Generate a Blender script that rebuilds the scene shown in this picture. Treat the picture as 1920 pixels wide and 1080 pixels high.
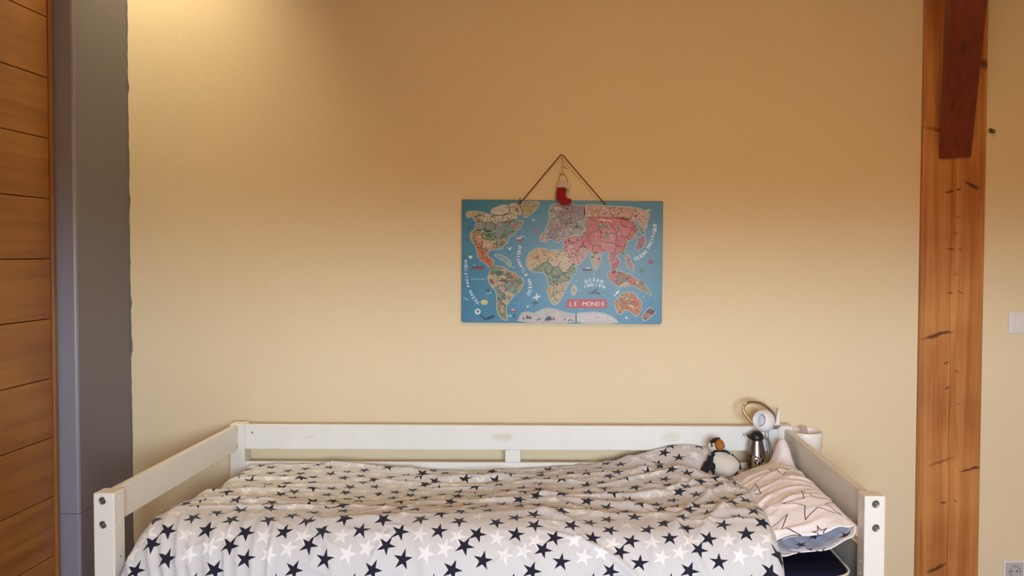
import bpy, bmesh, math, random
import numpy as np
from mathutils import Vector, Matrix
from mathutils.geometry import tessellate_polygon
PI = math.pi
R = random.Random(7)
for o in list(bpy.data.objects): bpy.data.objects.remove(o)
COL = bpy.context.scene.collection
SC = bpy.context.scene

# ------------------------------------------------------------------ camera, sky, lights, exposure
F_PX = 1631.5
PITCH, ROLL = .0315, .0037
CX, CY = 960 + 98.9, 540 - 12.5
cd = bpy.data.cameras.new('camera'); cam = bpy.data.objects.new('camera', cd); COL.objects.link(cam)
cd.sensor_width = 36; cd.lens = F_PX * 36 / 1920
cd.shift_x = -98.9 / 1920; cd.shift_y = -12.5 / 1920
cd.clip_start = .05
cam.matrix_world = Matrix.Translation((0, 0, 1.5)) @ Matrix.Rotation(PI/2 - PITCH, 4, 'X') @ Matrix.Rotation(ROLL, 4, 'Z')
SC.camera = cam
SC.view_settings.view_transform = 'Standard'
SC.view_settings.look = 'None'
SC.view_settings.gamma = 1
SC.view_settings.use_curve_mapping = False
SC.view_settings.exposure = 0.0

w = bpy.data.worlds.new('daylight'); SC.world = w; w.use_nodes = True
nt = w.node_tree; nt.nodes.clear()
wo = nt.nodes.new('ShaderNodeOutputWorld'); bg = nt.nodes.new('ShaderNodeBackground')
tc = nt.nodes.new('ShaderNodeTexCoord'); sep = nt.nodes.new('ShaderNodeSeparateXYZ')
rp = nt.nodes.new('ShaderNodeValToRGB')
mr = nt.nodes.new('ShaderNodeMapRange'); mr.inputs[1].default_value = -1; mr.inputs[2].default_value = 1
nt.links.new(tc.outputs['Generated'], sep.inputs[0]); nt.links.new(sep.outputs[2], mr.inputs[0])
nt.links.new(mr.outputs[0], rp.inputs[0])
e = rp.color_ramp.elements
e[0].position = .0; e[0].color = (.20, .15, .085, 1)
e[1].position = 1; e[1].color = (.74, .93, 1.2, 1)
a = e.new(.485); a.color = (.24, .17, .09, 1)
a = e.new(.515); a.color = (.98, 1.13, 1.27, 1)
nt.links.new(rp.outputs[0], bg.inputs[0]); bg.inputs[1].default_value = 66
nt.links.new(bg.outputs[0], wo.inputs[0])

def area(name, loc, rot, sx, sy, power, col, portal=False, spread=PI):
    l = bpy.data.lights.new(name, 'AREA'); l.shape = 'RECTANGLE'; l.size = sx; l.size_y = sy
    l.energy = power; l.color = col; l.spread = spread
    if portal: l.cycles.is_portal = True
    o = bpy.data.objects.new(name, l); COL.objects.link(o); o.location = loc; o.rotation_euler = rot
    return o
WIN = (-.25, .85, 1.10, 1.78)      # window opening in the wall behind the camera: x0,x1,z0,z1
YREAR = -.6
TW = .45                       # thickness of the outer wall: a deep window reveal
area('window_portal', ((WIN[0]+WIN[1])/2, YREAR - TW + .02, (WIN[2]+WIN[3])/2), (PI/2, 0, 0), WIN[1]-WIN[0], WIN[3]-WIN[2], 1, (1, 1, 1), portal=True)
warm_fill = area('warm_fill_light', (.5, 1.2, 3.0), (0, 0, 0), .5, .5, 24, (1, .62, .30))  # added warm fill for the upper room, no actual lamp known here
def spot(name, loc, target, power, col, size, blend, rad):
    l = bpy.data.lights.new(name, 'SPOT'); l.energy = power; l.color = col; l.spot_size = size; l.spot_blend = blend; l.shadow_soft_size = rad
    o = bpy.data.objects.new(name, l); COL.objects.link(o); o.location = loc
    o.rotation_euler = (Vector(target) - Vector(loc)).to_track_quat('-Z', 'Y').to_euler(); return o
spot('corner_spotlight', (-1.50, 2.98, 3.30), (-1.72, 3.29, 1.9), 100, (1, .86, .56), math.radians(90), 1.0, .05)

# ------------------------------------------------------------------ helpers
def S(Y): return F_PX / Y
def at(px, py, Y):
    """point of the room at depth Y that the photograph shows at (px, py)"""
    u, v = px - CX, py - CY
    c, s = math.cos(-ROLL), math.sin(-ROLL)
    u, v = u*c - v*s, u*s + v*c
    dx, dy, dz = u / F_PX, 1.0, -v / F_PX
    cp, sp_ = math.cos(PITCH), math.sin(PITCH)
    y = dy*cp + dz*sp_; z = -dy*sp_ + dz*cp
    k = Y / y
    return Vector((dx*k, Y, 1.5 + z*k))

def srgb(r, g, b):
    f = lambda c: (c/255/12.92) if c/255 <= .04045 else ((c/255+.055)/1.055)**2.4
    return (f(r), f(g), f(b), 1)

def link_mesh(name, me, mat=None, parent=None, smooth=False):
    if mat is not None and len(me.materials) == 0:
        for m_ in (mat if isinstance(mat, (list, tuple)) else [mat]): me.materials.append(m_)
    if smooth:
        me.polygons.foreach_set('use_smooth', [True]*len(me.polygons))
    o = bpy.data.objects.new(name, me); COL.objects.link(o)
    if parent: o.parent = parent
    return o
def obj(name, bm, mat=None, parent=None, smooth=False):
    me = bpy.data.meshes.new(name); bm.to_mesh(me); bm.free()
    return link_mesh(name, me, mat, parent, smooth)
def tag(o, label=None, cat=None, group=None, kind=None):
    if label: o['label'] = label
    if cat: o['category'] = cat
    if group: o['group'] = group
    if kind: o['kind'] = kind
    return o
def empty(name, loc=(0, 0, 0)):
    o = bpy.data.objects.new(name, None); COL.objects.link(o); o.location = loc; o.empty_display_size = .05
    return o
def reparent(child, par):
    """keep world placement for a mesh whose vertices are in room coordinates"""
    child.parent = par
    child.matrix_parent_inverse = Matrix.Identity(4)
    off = Vector((0, 0, 0)); p = par
    while p: off += p.location; p = p.parent
    child.location = -off
    return child
def add_box(bm, x0, x1, y0, y1, z0, z1, bevel=0, seg=2):
    n0 = len(bm.verts)
    m = Matrix.Translation(((x0+x1)/2, (y0+y1)/2, (z0+z1)/2)) @ Matrix.Diagonal((x1-x0, y1-y0, z1-z0, 1))
    r = bmesh.ops.create_cube(bm, size=1, matrix=m)
    if bevel:
        ed = list({e_ for v in r['verts'] for e_ in v.link_edges})
        bmesh.ops.bevel(bm, geom=ed, offset=bevel, segments=seg, affect='EDGES', profile=.5)
    return bm
def box(*a, **k):
    return add_box(bmesh.new(), *a, **k)
def frame_for(d):
    d = d.normalized(); up = Vector((0, 0, 1)) if abs(d.z) < .9 else Vector((1, 0, 0))
    a_ = d.cross(up).normalized(); return a_, d.cross(a_).normalized()
def add_tube(bm, pts, r, seg=10, cap=True, smooth_steps=0):
    pts = [Vector(p) for p in pts]
    if smooth_steps:
        out = []
        n = len(pts)
        for i in range(n-1):
            p0 = pts[max(i-1, 0)]; p1 = pts[i]; p2 = pts[i+1]; p3 = pts[min(i+2, n-1)]
            for k in range(smooth_steps):
                t = k/smooth_steps
                out.append(.5*((2*p1)+(-p0+p2)*t+(2*p0-5*p1+4*p2-p3)*t*t+(-p0+3*p1-3*p2+p3)*t**3))
        out.append(pts[-1]); pts = out
    rr = r if isinstance(r, (list, tuple)) else [r]*len(pts)
    if len(rr) != len(pts): rr = [rr[min(int(i*len(rr)/len(pts)), len(rr)-1)] for i in range(len(pts))]
    rings = []; a_ = None
    for i, p in enumerate(pts):
        d = (pts[min(i+1, len(pts)-1)] - pts[max(i-1, 0)]).normalized()
        if a_ is None: a_, b_ = frame_for(d)
        else:
            a_ = (a_ - d*a_.dot(d)).normalized(); b_ = d.cross(a_)
        rings.append([bm.verts.new(p + rr[i]*(a_*math.cos(2*PI*k/seg) + b_*math.sin(2*PI*k/seg))) for k in range(seg)])
    for i in range(len(rings)-1):
        for k in range(seg):
            bm.faces.new((rings[i][k], rings[i][(k+1) % seg], rings[i+1][(k+1) % seg], rings[i+1][k]))
    if cap:
        bm.faces.new(rings[0][::-1]); bm.faces.new(rings[-1])
    return bm
def add_lathe(bm, prof, origin=(0, 0, 0), axis=(0, 0, 1), seg=32, cap0=False, cap1=False):
    """prof: list of (radius, height) along axis"""
    axis = Vector(axis).normalized(); a_, b_ = frame_for(axis); o_ = Vector(origin); rings = []
    for r_, h in prof:
        if r_ < 1e-6: rings.append([bm.verts.new(o_ + axis*h)])
        else: rings.append([bm.verts.new(o_ + axis*h + r_*(a_*math.cos(2*PI*k/seg)+b_*math.sin(2*PI*k/seg))) for k in range(seg)])
    for i in range(len(rings)-1):
        A, B = rings[i], rings[i+1]
        for k in range(seg):
            k2 = (k+1) % seg
            if len(A) == 1 and len(B) == 1: continue
            if len(A) == 1: bm.faces.new((A[0], B[k2], B[k]))
            elif len(B) == 1: bm.faces.new((A[k], A[k2], B[0]))
            else: bm.faces.new((A[k], A[k2], B[k2], B[k]))
    if cap0 and len(rings[0]) > 1: bm.faces.new(rings[0][::-1])
    if cap1 and len(rings[-1]) > 1: bm.faces.new(rings[-1])
    bmesh.ops.recalc_face_normals(bm, faces=bm.faces)
    return bm

# ------------------------------------------------------------------ materials
def mat(name, col, rough=.6, metal=0, spec=None, bump=0, bscale=200, mottle=0, mscale=3, col2=None, coat=0, sheen=0):
    m = bpy.data.materials.new(name); m.use_nodes = True
    t = m.node_tree; b = t.nodes['Principled BSDF']
    b.inputs['Base Color'].default_value = col; b.inputs['Roughness'].default_value = rough; b.inputs['Metallic'].default_value = metal
    if 'print' in name and spec is None: b.inputs['Specular IOR Level'].default_value = .22
    if coat: b.inputs['Coat Weight'].default_value = coat; b.inputs['Coat Roughness'].default_value = .15
    if sheen: b.inputs['Sheen Weight'].default_value = sheen
    if spec is not None: b.inputs['Specular IOR Level'].default_value = spec
    tcn = t.nodes.new('ShaderNodeTexCoord')
    if mottle:
        n = t.nodes.new('ShaderNodeTexNoise'); n.inputs['Scale'].default_value = mscale; n.inputs['Detail'].default_value = 5
        t.links.new(tcn.outputs['Object'], n.inputs['Vector'])
        mx = t.nodes.new('ShaderNodeMix'); mx.data_type = 'RGBA'
        c2 = col2 or tuple(c*(1-mottle) for c in col[:3])+(1,)
        mx.inputs['A'].default_value = col; mx.inputs['B'].default_value = c2
        t.links.new(n.outputs['Fac'], mx.inputs['Factor']); t.links.new(mx.outputs['Result'], b.inputs['Base Color'])
    if bump:
        n = t.nodes.new('ShaderNodeTexNoise'); n.inputs['Scale'].default_value = bscale; n.inputs['Detail'].default_value = 3
        t.links.new(tcn.outputs['Object'], n.inputs['Vector'])
        bp = t.nodes.new('ShaderNodeBump'); bp.inputs['Strength'].default_value = bump; bp.inputs['Distance'].default_value = .002
        t.links.new(n.outputs['Fac'], bp.inputs['Height']); t.links.new(bp.outputs['Normal'], b.inputs['Normal'])
    return m
M = {}
M['wall'] = mat('cream_wall_paint', (.80, .67, .45, 1), .75, bump=.25, bscale=60, mottle=.07, mscale=1.6)
M['grey'] = mat('grey_wall_paint', (.175, .165, .195, 1), .5, bump=.2, bscale=80, mottle=.08, mscale=2)
M['white_paint'] = mat('white_bed_paint', (.80, .80, .77, 1), .38, bump=.1, bscale=40, mottle=.05, mscale=8)
M['cream_paint'] = mat('cream_bed_paint', (.77, .75, .70, 1), .4, bump=.1, bscale=40, mottle=.06, mscale=6)
M['steel'] = mat('brushed_steel', (.55, .54, .52, 1), .28, 1)
M['bolt'] = mat('bolt_steel', (.22, .22, .21, 1), .4, .9)
M['chrome'] = mat('chrome', (.72, .68, .60, 1), .16, 1)
M['hole'] = mat('dark_hole', (.012, .012, .012, 1), .9)
M['black'] = mat('black_plastic', (.012, .012, .014, 1), .4)
M['lampw'] = mat('white_lamp_enamel', (.78, .79, .83, 1), .25)
M['plastic'] = mat('white_switch_plastic', (.76, .74, .74, 1), .35)
M['bin'] = mat('white_bin_plastic', (.86, .83, .80, 1), .4)
M['taupe'] = mat('taupe_strap', (.42, .32, .27, 1), .7)
M['navy'] = mat('navy_sheet_cotton', (.008, .007, .022, 1), .95, spec=.08, bump=.3, bscale=500)
M['mattress'] = mat('mattress_fabric', (.70, .66, .55, 1), .9)
M['floor'] = mat('floor_laminate', (.42, .27, .15, 1), .45, mottle=.3, mscale=4)
M['ceil'] = mat('ceiling_pine', (.62, .36, .15, 1), .6, mottle=.2, mscale=3)
M['cord'] = mat('dark_red_cord', (.17, .028, .012, 1), .9)
M['twine'] = mat('gold_twine', (.30, .19, .07, 1), .8)
M['redfelt'] = mat('red_felt', (.30, .003, .006, 1), .95, bump=.8, bscale=900, sheen=.3)
M['fluff'] = mat('white_fluff', (.70, .60, .52, 1), 1, bump=1, bscale=500)
M['brass'] = mat('dull_brass', (.20, .14, .05, 1), .5, .8)

def wood_mat(name, c1, c2, axis='Z', scale=1.0, rough=.42, knots=(), kcol=(.10, .02, .006, 1), cross=0):
    """stretched-noise grain along an axis; knots: (centre, radii, angle) ellipses in the XZ plane"""
    m = bpy.data.materials.new(name); m.use_nodes = True; t = m.node_tree; b = t.nodes['Principled BSDF']
    b.inputs['Roughness'].default_value = rough
    tcn = t.nodes.new('ShaderNodeTexCoord')
    mp = t.nodes.new('ShaderNodeMapping')
    st = {'Z': (34, 34, 1.3), 'Y': (34, 1.3, 34)}[axis]
    mp.inputs['Scale'].default_value = tuple(s_*scale for s_ in st)
    t.links.new(tcn.outputs['Object'], mp.inputs['Vector'])
    n = t.nodes.new('ShaderNodeTexNoise'); n.inputs['Scale'].default_value = 1; n.inputs['Detail'].default_value = 6; n.inputs['Distortion'].default_value = .7
    t.links.new(mp.outputs[0], n.inputs['Vector'])
    n2 = t.nodes.new('ShaderNodeTexNoise'); n2.inputs['Scale'].default_value = 3; n2.inputs['Detail'].default_value = 3
    t.links.new(tcn.outputs['Object'], n2.inputs['Vector'])
    ad = t.nodes.new('ShaderNodeMath'); ad.operation = 'MULTIPLY_ADD'; ad.inputs[1].default_value = .45
    t.links.new(n2.outputs['Fac'], ad.inputs[0]); 
    sc = t.nodes.new('ShaderNodeMath'); sc.operation = 'MULTIPLY'; sc.inputs[1].default_value = .6
    t.links.new(n.outputs['Fac'], sc.inputs[0]); t.links.new(sc.outputs[0], ad.inputs[2])
    mrn = t.nodes.new('ShaderNodeMapRange'); mrn.inputs[1].default_value = .40; mrn.inputs[2].default_value = .62
    t.links.new(ad.outputs[0], mrn.inputs[0])
    mx = t.nodes.new('ShaderNodeMix'); mx.data_type = 'RGBA'; mx.inputs['A'].default_value = c1; mx.inputs['B'].default_value = c2
    t.links.new(mrn.outputs[0], mx.inputs['Factor'])
    out = mx.outputs['Result']
    if knots:
        nd = t.nodes.new('ShaderNodeTexNoise'); nd.inputs['Scale'].default_value = 22; nd.inputs['Detail'].default_value = 3
        t.links.new(tcn.outputs['Object'], nd.inputs['Vector'])
        vm = t.nodes.new('ShaderNodeVectorMath'); vm.operation = 'MULTIPLY_ADD'
        vm.inputs[1].default_value = (.035, .0, .03); t.links.new(nd.outputs['Color'], vm.inputs[0]); t.links.new(tcn.outputs['Object'], vm.inputs[2])
        prev = None
        for (kx, kz, rx, rz, ang, dk) in knots:
            mpk = t.nodes.new('ShaderNodeMapping'); mpk.vector_type = 'TEXTURE'
            mpk.inputs['Location'].default_value = (kx+.0175, 0, kz+.015)
            mpk.inputs['Rotation'].default_value = (0, -ang, 0)
            mpk.inputs['Scale'].default_value = (rx, 1e4, rz*.7)
            t.links.new(vm.outputs[0], mpk.inputs['Vector'])
            ln = t.nodes.new('ShaderNodeVectorMath'); ln.operation = 'LENGTH'; t.links.new(mpk.outputs[0], ln.inputs[0])
            mk = t.nodes.new('ShaderNodeMapRange'); mk.inputs[1].default_value = 1.3; mk.inputs[2].default_value = .6
            mk.inputs[3].default_value = 0; mk.inputs[4].default_value = dk
            t.links.new(ln.outputs['Value'], mk.inputs[0])
            if prev is None: prev = mk.outputs[0]
            else:
                mm = t.nodes.new('ShaderNodeMath'); mm.operation = 'MAXIMUM'; t.links.new(prev, mm.inputs[0]); t.links.new(mk.outputs[0], mm.inputs[1]); prev = mm.outputs[0]
        mx2 = t.nodes.new('ShaderNodeMix'); mx2.data_type = 'RGBA'; mx2.inputs['B'].default_value = kcol
        t.links.new(prev, mx2.inputs['Factor']); t.links.new(out, mx2.inputs['A']); out = mx2.outputs['Result']
    t.links.new(out, b.inputs['Base Color'])
    bp = t.nodes.new('ShaderNodeBump'); bp.inputs['Strength'].default_value = .25; bp.inputs['Distance'].default_value = .002
    t.links.new(n.outputs['Fac'], bp.inputs['Height']); t.links.new(bp.outputs['Normal'], b.inputs['Normal'])
    return m
M['plank'] = wood_mat('honey_oak_veneer', (.34, .145, .034, 1), (.25, .095, .02, 1), 'Y', 1.0, .38)
M['stile'] = wood_mat('oak_stile', (.30, .12, .03, 1), (.22, .075, .016, 1), 'Z', 1.0, .35)

# star print: group node giving the mask of one five-pointed star in a repeating or single cell
def star_group():
    g = bpy.data.node_groups.new('star_mask', 'ShaderNodeTree')
    itf = g.interface
    for nm, tp in (('UV', 'NodeSocketVector'), ('Position', 'NodeSocketVector'), ('Rotation', 'NodeSocketFloat'), ('Radius', 'NodeSocketFloat'), ('Period', 'NodeSocketFloat')):
        itf.new_socket(nm, in_out='INPUT', socket_type=tp)
    itf.new_socket('Distance', in_out='OUTPUT', socket_type='NodeSocketFloat')
    N = g.nodes; L = g.links
    gi = N.new('NodeGroupInput'); go = N.new('NodeGroupOutput')
    def vmath(op, a_, b_=None, sc=None):
        n = N.new('ShaderNodeVectorMath'); n.operation = op
        for i, x in enumerate((a_, b_)):
            if x is None: continue
            if isinstance(x, tuple): n.inputs[i].default_value = x
            else: L.new(x, n.inputs[i])
        if sc is not None: L.new(sc, n.inputs['Scale'])
        return n.outputs[0]
    def mth(op, *ar):
        n = N.new('ShaderNodeMath'); n.operation = op
        for i, x in enumerate(ar):
            if isinstance(x, (int, float)): n.inputs[i].default_value = x
            else: L.new(x, n.inputs[i])
        return n.outputs[0]
    d = vmath('SUBTRACT', gi.outputs['UV'], gi.outputs['Position'])
    inv = mth('DIVIDE', 1.0, gi.outputs['Period'])
    d = vmath('SCALE', d, None, inv)
    d = vmath('ADD', d, (.5, .5, 0))
    d = vmath('FRACTION', d)
    d = vmath('SUBTRACT', d, (.5, .5, 0))
    d = vmath('SCALE', d, None, gi.outputs['Period'])
    sp_ = N.new('ShaderNodeSeparateXYZ'); L.new(d, sp_.inputs[0])
    ang = mth('ARCTAN2', sp_.outputs[0], sp_.outputs[1])
    ang = mth('ADD', ang, gi.outputs['Rotation'])
    ang = mth('ADD', ang, 20*PI)
    k = 2*PI/5
    f = mth('ABSOLUTE', mth('SUBTRACT', mth('MULTIPLY', mth('FRACT', mth('ADD', mth('DIVIDE', ang, k), .5)), k), k/2))
    ri = .355
    nx, ny = ri*math.sin(k/2), 1 - ri*math.cos(k/2)
    phi = math.atan2(ny, nx)
    sx_ = mth('MULTIPLY', sp_.outputs[0], sp_.outputs[0]); sy_ = mth('MULTIPLY', sp_.outputs[1], sp_.outputs[1])
    r = mth('SQRT', mth('ADD', sx_, sy_))
    lhs = mth('MULTIPLY', r, mth('COSINE', mth('SUBTRACT', f, phi)))
    out = mth('SUBTRACT', lhs, mth('MULTIPLY', gi.outputs['Radius'], math.cos(phi)))
    L.new(out, go.inputs['Distance'])
    return g
STAR = star_group()
def fabric(name, base, layers, rough=.85, bump=.35):
    """layers: list of (colour, [(x,y,rot,radius,period)], outline half width or None, strength)"""
    m = bpy.data.materials.new(name); m.use_nodes = True; t = m.node_tree; b = t.nodes['Principled BSDF']
    b.inputs['Roughness'].default_value = rough; b.inputs['Specular IOR Level'].default_value = .2
    b.inputs['Sheen Weight'].default_value = .15
    uv = t.nodes.new('ShaderNodeUVMap')
    # threads and a slight wobble of the print
    nz = t.nodes.new('ShaderNodeTexNoise'); nz.inputs['Scale'].default_value = 9; t.links.new(uv.outputs[0], nz.inputs['Vector'])
    wob = t.nodes.new('ShaderNodeVectorMath'); wob.operation = 'MULTIPLY_ADD'; wob.inputs[1].default_value = (.012, .012, 0)
    t.links.new(nz.outputs['Color'], wob.inputs[0]); t.links.new(uv.outputs[0], wob.inputs[2])
    rgb = t.nodes.new('ShaderNodeRGB'); rgb.outputs[0].default_value = base; cur = rgb.outputs[0]
    for colr, stars, outline, strength in layers:
        prev = None
        for (x, y, rot, rad, per) in stars:
            g = t.nodes.new('ShaderNodeGroup'); g.node_tree = STAR
            t.links.new(wob.outputs[0], g.inputs['UV']); g.inputs['Position'].default_value = (x, y, 0)
            g.inputs['Rotation'].default_value = rot; g.inputs['Radius'].default_value = rad; g.inputs['Period'].default_value = per
            o_ = g.outputs[0]
            if outline:
                q = t.nodes.new('ShaderNodeMath'); q.operation = 'ABSOLUTE'; t.links.new(o_, q.inputs[0]); o_ = q.outputs[0]
            if prev is None: prev = o_
            else:
                q = t.nodes.new('ShaderNodeMath'); q.operation = 'MINIMUM'; t.links.new(prev, q.inputs[0]); t.links.new(o_, q.inputs[1]); prev = q.outputs[0]
        lt = t.nodes.new('ShaderNodeMath'); lt.operation = 'LESS_THAN'; lt.inputs[1].default_value = outline or 0.0
        t.links.new(prev, lt.inputs[0])
        ml = t.nodes.new('ShaderNodeMath'); ml.operation = 'MULTIPLY'; ml.inputs[1].default_value = strength; t.links.new(lt.outputs[0], ml.inputs[0])
        mx = t.nodes.new('ShaderNodeMix'); mx.data_type = 'RGBA'; mx.inputs['B'].default_value = colr
        t.links.new(ml.outputs[0], mx.inputs['Factor']); t.links.new(cur, mx.inputs['A']); cur = mx.outputs['Result']
    t.links.new(cur, b.inputs['Base Color'])
    nb = t.nodes.new('ShaderNodeTexNoise'); nb.inputs['Scale'].default_value = 55; nb.inputs['Detail'].default_value = 4; nb.inputs['Distortion'].default_value = 1
    t.links.new(uv.outputs[0], nb.inputs['Vector'])
    bp = t.nodes.new('ShaderNodeBump'); bp.inputs['Strength'].default_value = bump; bp.inputs['Distance'].default_value = .004
    t.links.new(nb.outputs['Fac'], bp.inputs['Height']); t.links.new(bp.outputs['Normal'], b.inputs['Normal'])
    return m
P = .207
def cell(l, rad, per=P, ox=0, oy=0):
    return [((x*per+ox), (y*per+oy), rot, rad, per) for x, y, rot in l]
navy_l = [(0, 0, -.42), (.234, -.165, -.12), (-.14, -.28, -.40), (-.39, -.43, -.26), (-.12, -.62, -.44), (.37, -.60, -.40), (-.36, -.80, -.1), (.14, -.83, -.3)]
white_l = [(-.25, -.03, -.2), (-.49, -.10, -.3), (.11, -.46, -.25), (.40, -.87, -.1), (-.10, -.88, -.35)]
M['duvet'] = fabric('star_print_cotton', (.60, .60, .625, 1), [((.86, .86, .88, 1), cell(white_l, .0265), None, .7), ((.012, .013, .028, 1), cell(navy_l, .0265), None, 1)])
M['lining'] = fabric('star_print_lining', (.42, .43, .52, 1), [((.014, .015, .04, 1), cell([(0, 0, .2), (.4, .35, .7), (.1, .65, .1)], .020, .11), None, 1)], bump=.5)
M['pillow'] = fabric('outlined_star_cotton', (.84, .80, .84, 1), [((.045, .035, .045, 1),
    [(.718, 2.465, .12, .088, 9), (.575, 2.37, 2.95, .080, 9), (.705, 2.80, .5, .060, 9), (.60, 2.93, .2, .070, 9), (.59, 2.68, .9, .055, 9), (.70, 2.335, .1, .02, 9)], .0015, .95)], bump=.5)

# ------------------------------------------------------------------ room shell
YW = 3.2925
XL = -1.6458; XD = -1.716
XP0, XP1 = 1.3407, 1.5728
XR = 3.0; ZC = 3.6
def struct(name, bm, m, **k):
    o = obj(name, bm, m, **k); o['kind'] = 'structure'; return o
struct('floor', box(XD-.1, XR+.1, YREAR-.1, YW+.15, -.1, 0), M['floor'])
struct('ceiling', box(XD-.1, XR+.1, YREAR-.1, YW+.15, ZC, ZC+.1), M['ceil'])
# back wall either side of the timber post (slightly wavy painted edge against the timber)
def wavy_wall(x0, x1):
    bm = bmesh.new(); add_box(bm, x0, x1, YW, YW+.12, 0, ZC); return bm
struct('wall_back', wavy_wall(XD-.1, XP0-.001), M['wall'])
struct('wall_back_right', wavy_wall(XP1+.001, XR+.1), M['wall'])
struct('wall_right', box(XR, XR+.1, YREAR, YW, 0, ZC), M['wall'])
struct('wall_left', box(XD-.12, XD-.03, YREAR, YW, 0, ZC), M['wall'])
# wall behind the camera, with the window opening
bm = bmesh.new(); x0, x1, z0, z1 = WIN
add_box(bm, XD-.1, x0, YREAR-TW, YREAR, 0, ZC); add_box(bm, x1, XR+.1, YREAR-TW, YREAR, 0, ZC)
add_box(bm, x0, x1, YREAR-TW, YREAR, 0, z0); add_box(bm, x0, x1, YREAR-TW, YREAR, z1, ZC)
struct('wall_front', bm, M['wall'])
bm = bmesh.new()
for (a_, b_, c_, d_) in ((x0, x0+.06, z0, z1), (x1-.06, x1, z0, z1), (x0, x1, z0, z0+.06), (x0, x1, z1-.06, z1), ((x0+x1)/2-.04, (x0+x1)/2+.04, z0, z1)):
    add_box(bm, a_, b_, YREAR-TW+.05, YREAR-TW+.11, c_, d_, .004, 1)
struct('window_1', bm, M['cream_paint'])
# grey nib of wall between the wardrobe and the bed alcove; its lower length starts at a fine joint
YN = 2.93
bm = bmesh.new()
pr = [(XD+.0005, YN), (XL-.008, YN), (XL-.003, YN+.0025), (XL, YN+.009), (XL, YW-.0005), (XD+.0005, YW-.0005)]
def prism(bm, pr, z0, z1):
    a_ = [bm.verts.new((x, y, z0)) for x, y in pr]; b_ = [bm.verts.new((x, y, z1)) for x, y in pr]
    n = len(pr)
    for i in range(n): bm.faces.new((a_[i], a_[(i+1) % n], b_[(i+1) % n], b_[i]))
    bm.faces.new(a_[::-1]); bm.faces.new(b_)
    return bm
prism(bm, pr, .612, ZC-.0005)
prism(bm, [(x, y+(.0012 if y < YN+.005 else 0)) for x, y in pr], .0005, .610)
bmesh.ops.recalc_face_normals(bm, faces=bm.faces)
nib = struct('wall_left_nib', bm, [M['grey'], mat('grey_paint_cool_lit', (.27, .27, .34, 1), .4, mottle=.08, mscale=2)])  # second colour: cool light on the front face, painted in as lighter lilac
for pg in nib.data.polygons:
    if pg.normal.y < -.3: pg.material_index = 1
# irregular paint line where the grey meets the cream
rr = random.Random(3)
bm = bmesh.new(); zs = np.arange(.02, ZC-.02, .03); prev = None
for z in zs:
    wv = .0016 + .0008*math.sin(z*11) + rr.uniform(-.0012, .0022) + (.004 if rr.random() < .05 else 0)
    a_ = bm.verts.new((XL-.001, YW-.0012, z)); b_ = bm.verts.new((XL+max(wv, .0005), YW-.0012, z))
    if prev: bm.faces.new((prev[0], prev[1], b_, a_))
    prev = (a_, b_)
r_ = bmesh.ops.extrude_face_region(bm, geom=list(bm.faces)); bmesh.ops.translate(bm, verts=[v for v in r_['geom'] if isinstance(v, bmesh.types.BMVert)], vec=(0, .0011, 0))
o = struct('trim_1', bm, M['grey'])

# sliding door of the wardrobe in the left wall: horizontal planks and a rounded stile
door = empty('door_1', (XD, 2.2, 0)); door['kind'] = 'structure'
plank_me = None
z = 2.0759 + .1996*3
i = 0
y0p, y1p = .6, 2.903
heights = []
while z > .05:
    zb = max(z - .1996, .01)
    heights.append((zb, z)); z -= .1996
for (zb, zt) in heights:
    if zt > ZC: zt = ZC-.002
    bm = box(XD-.022, XD, y0p, y1p, zb+.0012, zt-.0012, .0022, 2)
    pl = obj('plank', bm, M['plank']); reparent(pl, door)
bm = box(XD-.03, XD-.0225, y0p, y1p, .01, ZC-.002); reparent(obj('backing_board', bm, M['hole']), door)
bm = bmesh.new()
prs = [(XD-.025, 2.904)] + [(XD + .010*math.sin(PI*k/8)*1.0, 2.904+.022*(1-math.cos(PI*k/8))/2) for k in range(9)] + [(XD-.025, 2.926)]
prism(bm, prs, .01, ZC-.002); bmesh.ops.recalc_face_normals(bm, faces=bm.faces)
reparent(obj('stile', bm, M['stile'], smooth=False), door)

# timber post in the back wall, sawn through the pith: spike knots spread from the centre line
xc = (XP0+XP1)/2
def kn(px, py, rx, rz, ang, dk):
    p = at(px, py, YW-.03); return (p.x, p.z, rx, rz, ang, dk)
knots = [kn(1756, 628, .055, .011, .28, .9), kn(1775, 682, .012, .005, .3, .75), kn(1775, 727, .012, .005, .3, .7), kn(1795, 696, .010, .004, -.4, .6),
         kn(1797, 758, .010, .004, -.3, .5), kn(1765, 866, .050, .009, .35, .5), kn(1818, 880, .040, .007, .12, .95), kn(1770, 942, .014, .006, .2, .7),
         kn(1792, 940, .008, .004, -.4, .5), kn(1755, 1066, .040, .011, .45, .85), kn(1823, 348, .030, .010, -.35, .9), kn(1780, 359, .016, .006, .2, .8),
         kn(1797, 355, .006, .006, 0, .9), kn(1797, 409, .005, .005, 0, .9), kn(1792, 437, .005, .004, 0, .8), kn(1783, 468, .012, .005, .1, .8), kn(1803, 467, .012, .004, -.5, .6),
         kn(1792, 515, .004, .004, 0, .7), kn(1783, 550, .012, .005, .1, .7), kn(1801, 548, .012, .004, -.4, .6), kn(1750, 242, .030, .012, -.2, .5), kn(1848, 120, .02, .03, 0, .8), kn(1792, 990, .008, .003, -.2, .5)]
M['post'] = wood_mat('pine_post', (.62, .27, .080, 1), (.38, .13, .028, 1), 'Z', 1.0, .45, knots, (.085, .016, .006, 1))
post = empty('timber_post', (xc, YW, 0))
tag(post, 'tall knotty orange pine post built into the back wall right of the bed', 'post')
bm = bmesh.new()
YPF = YW-.03
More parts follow.
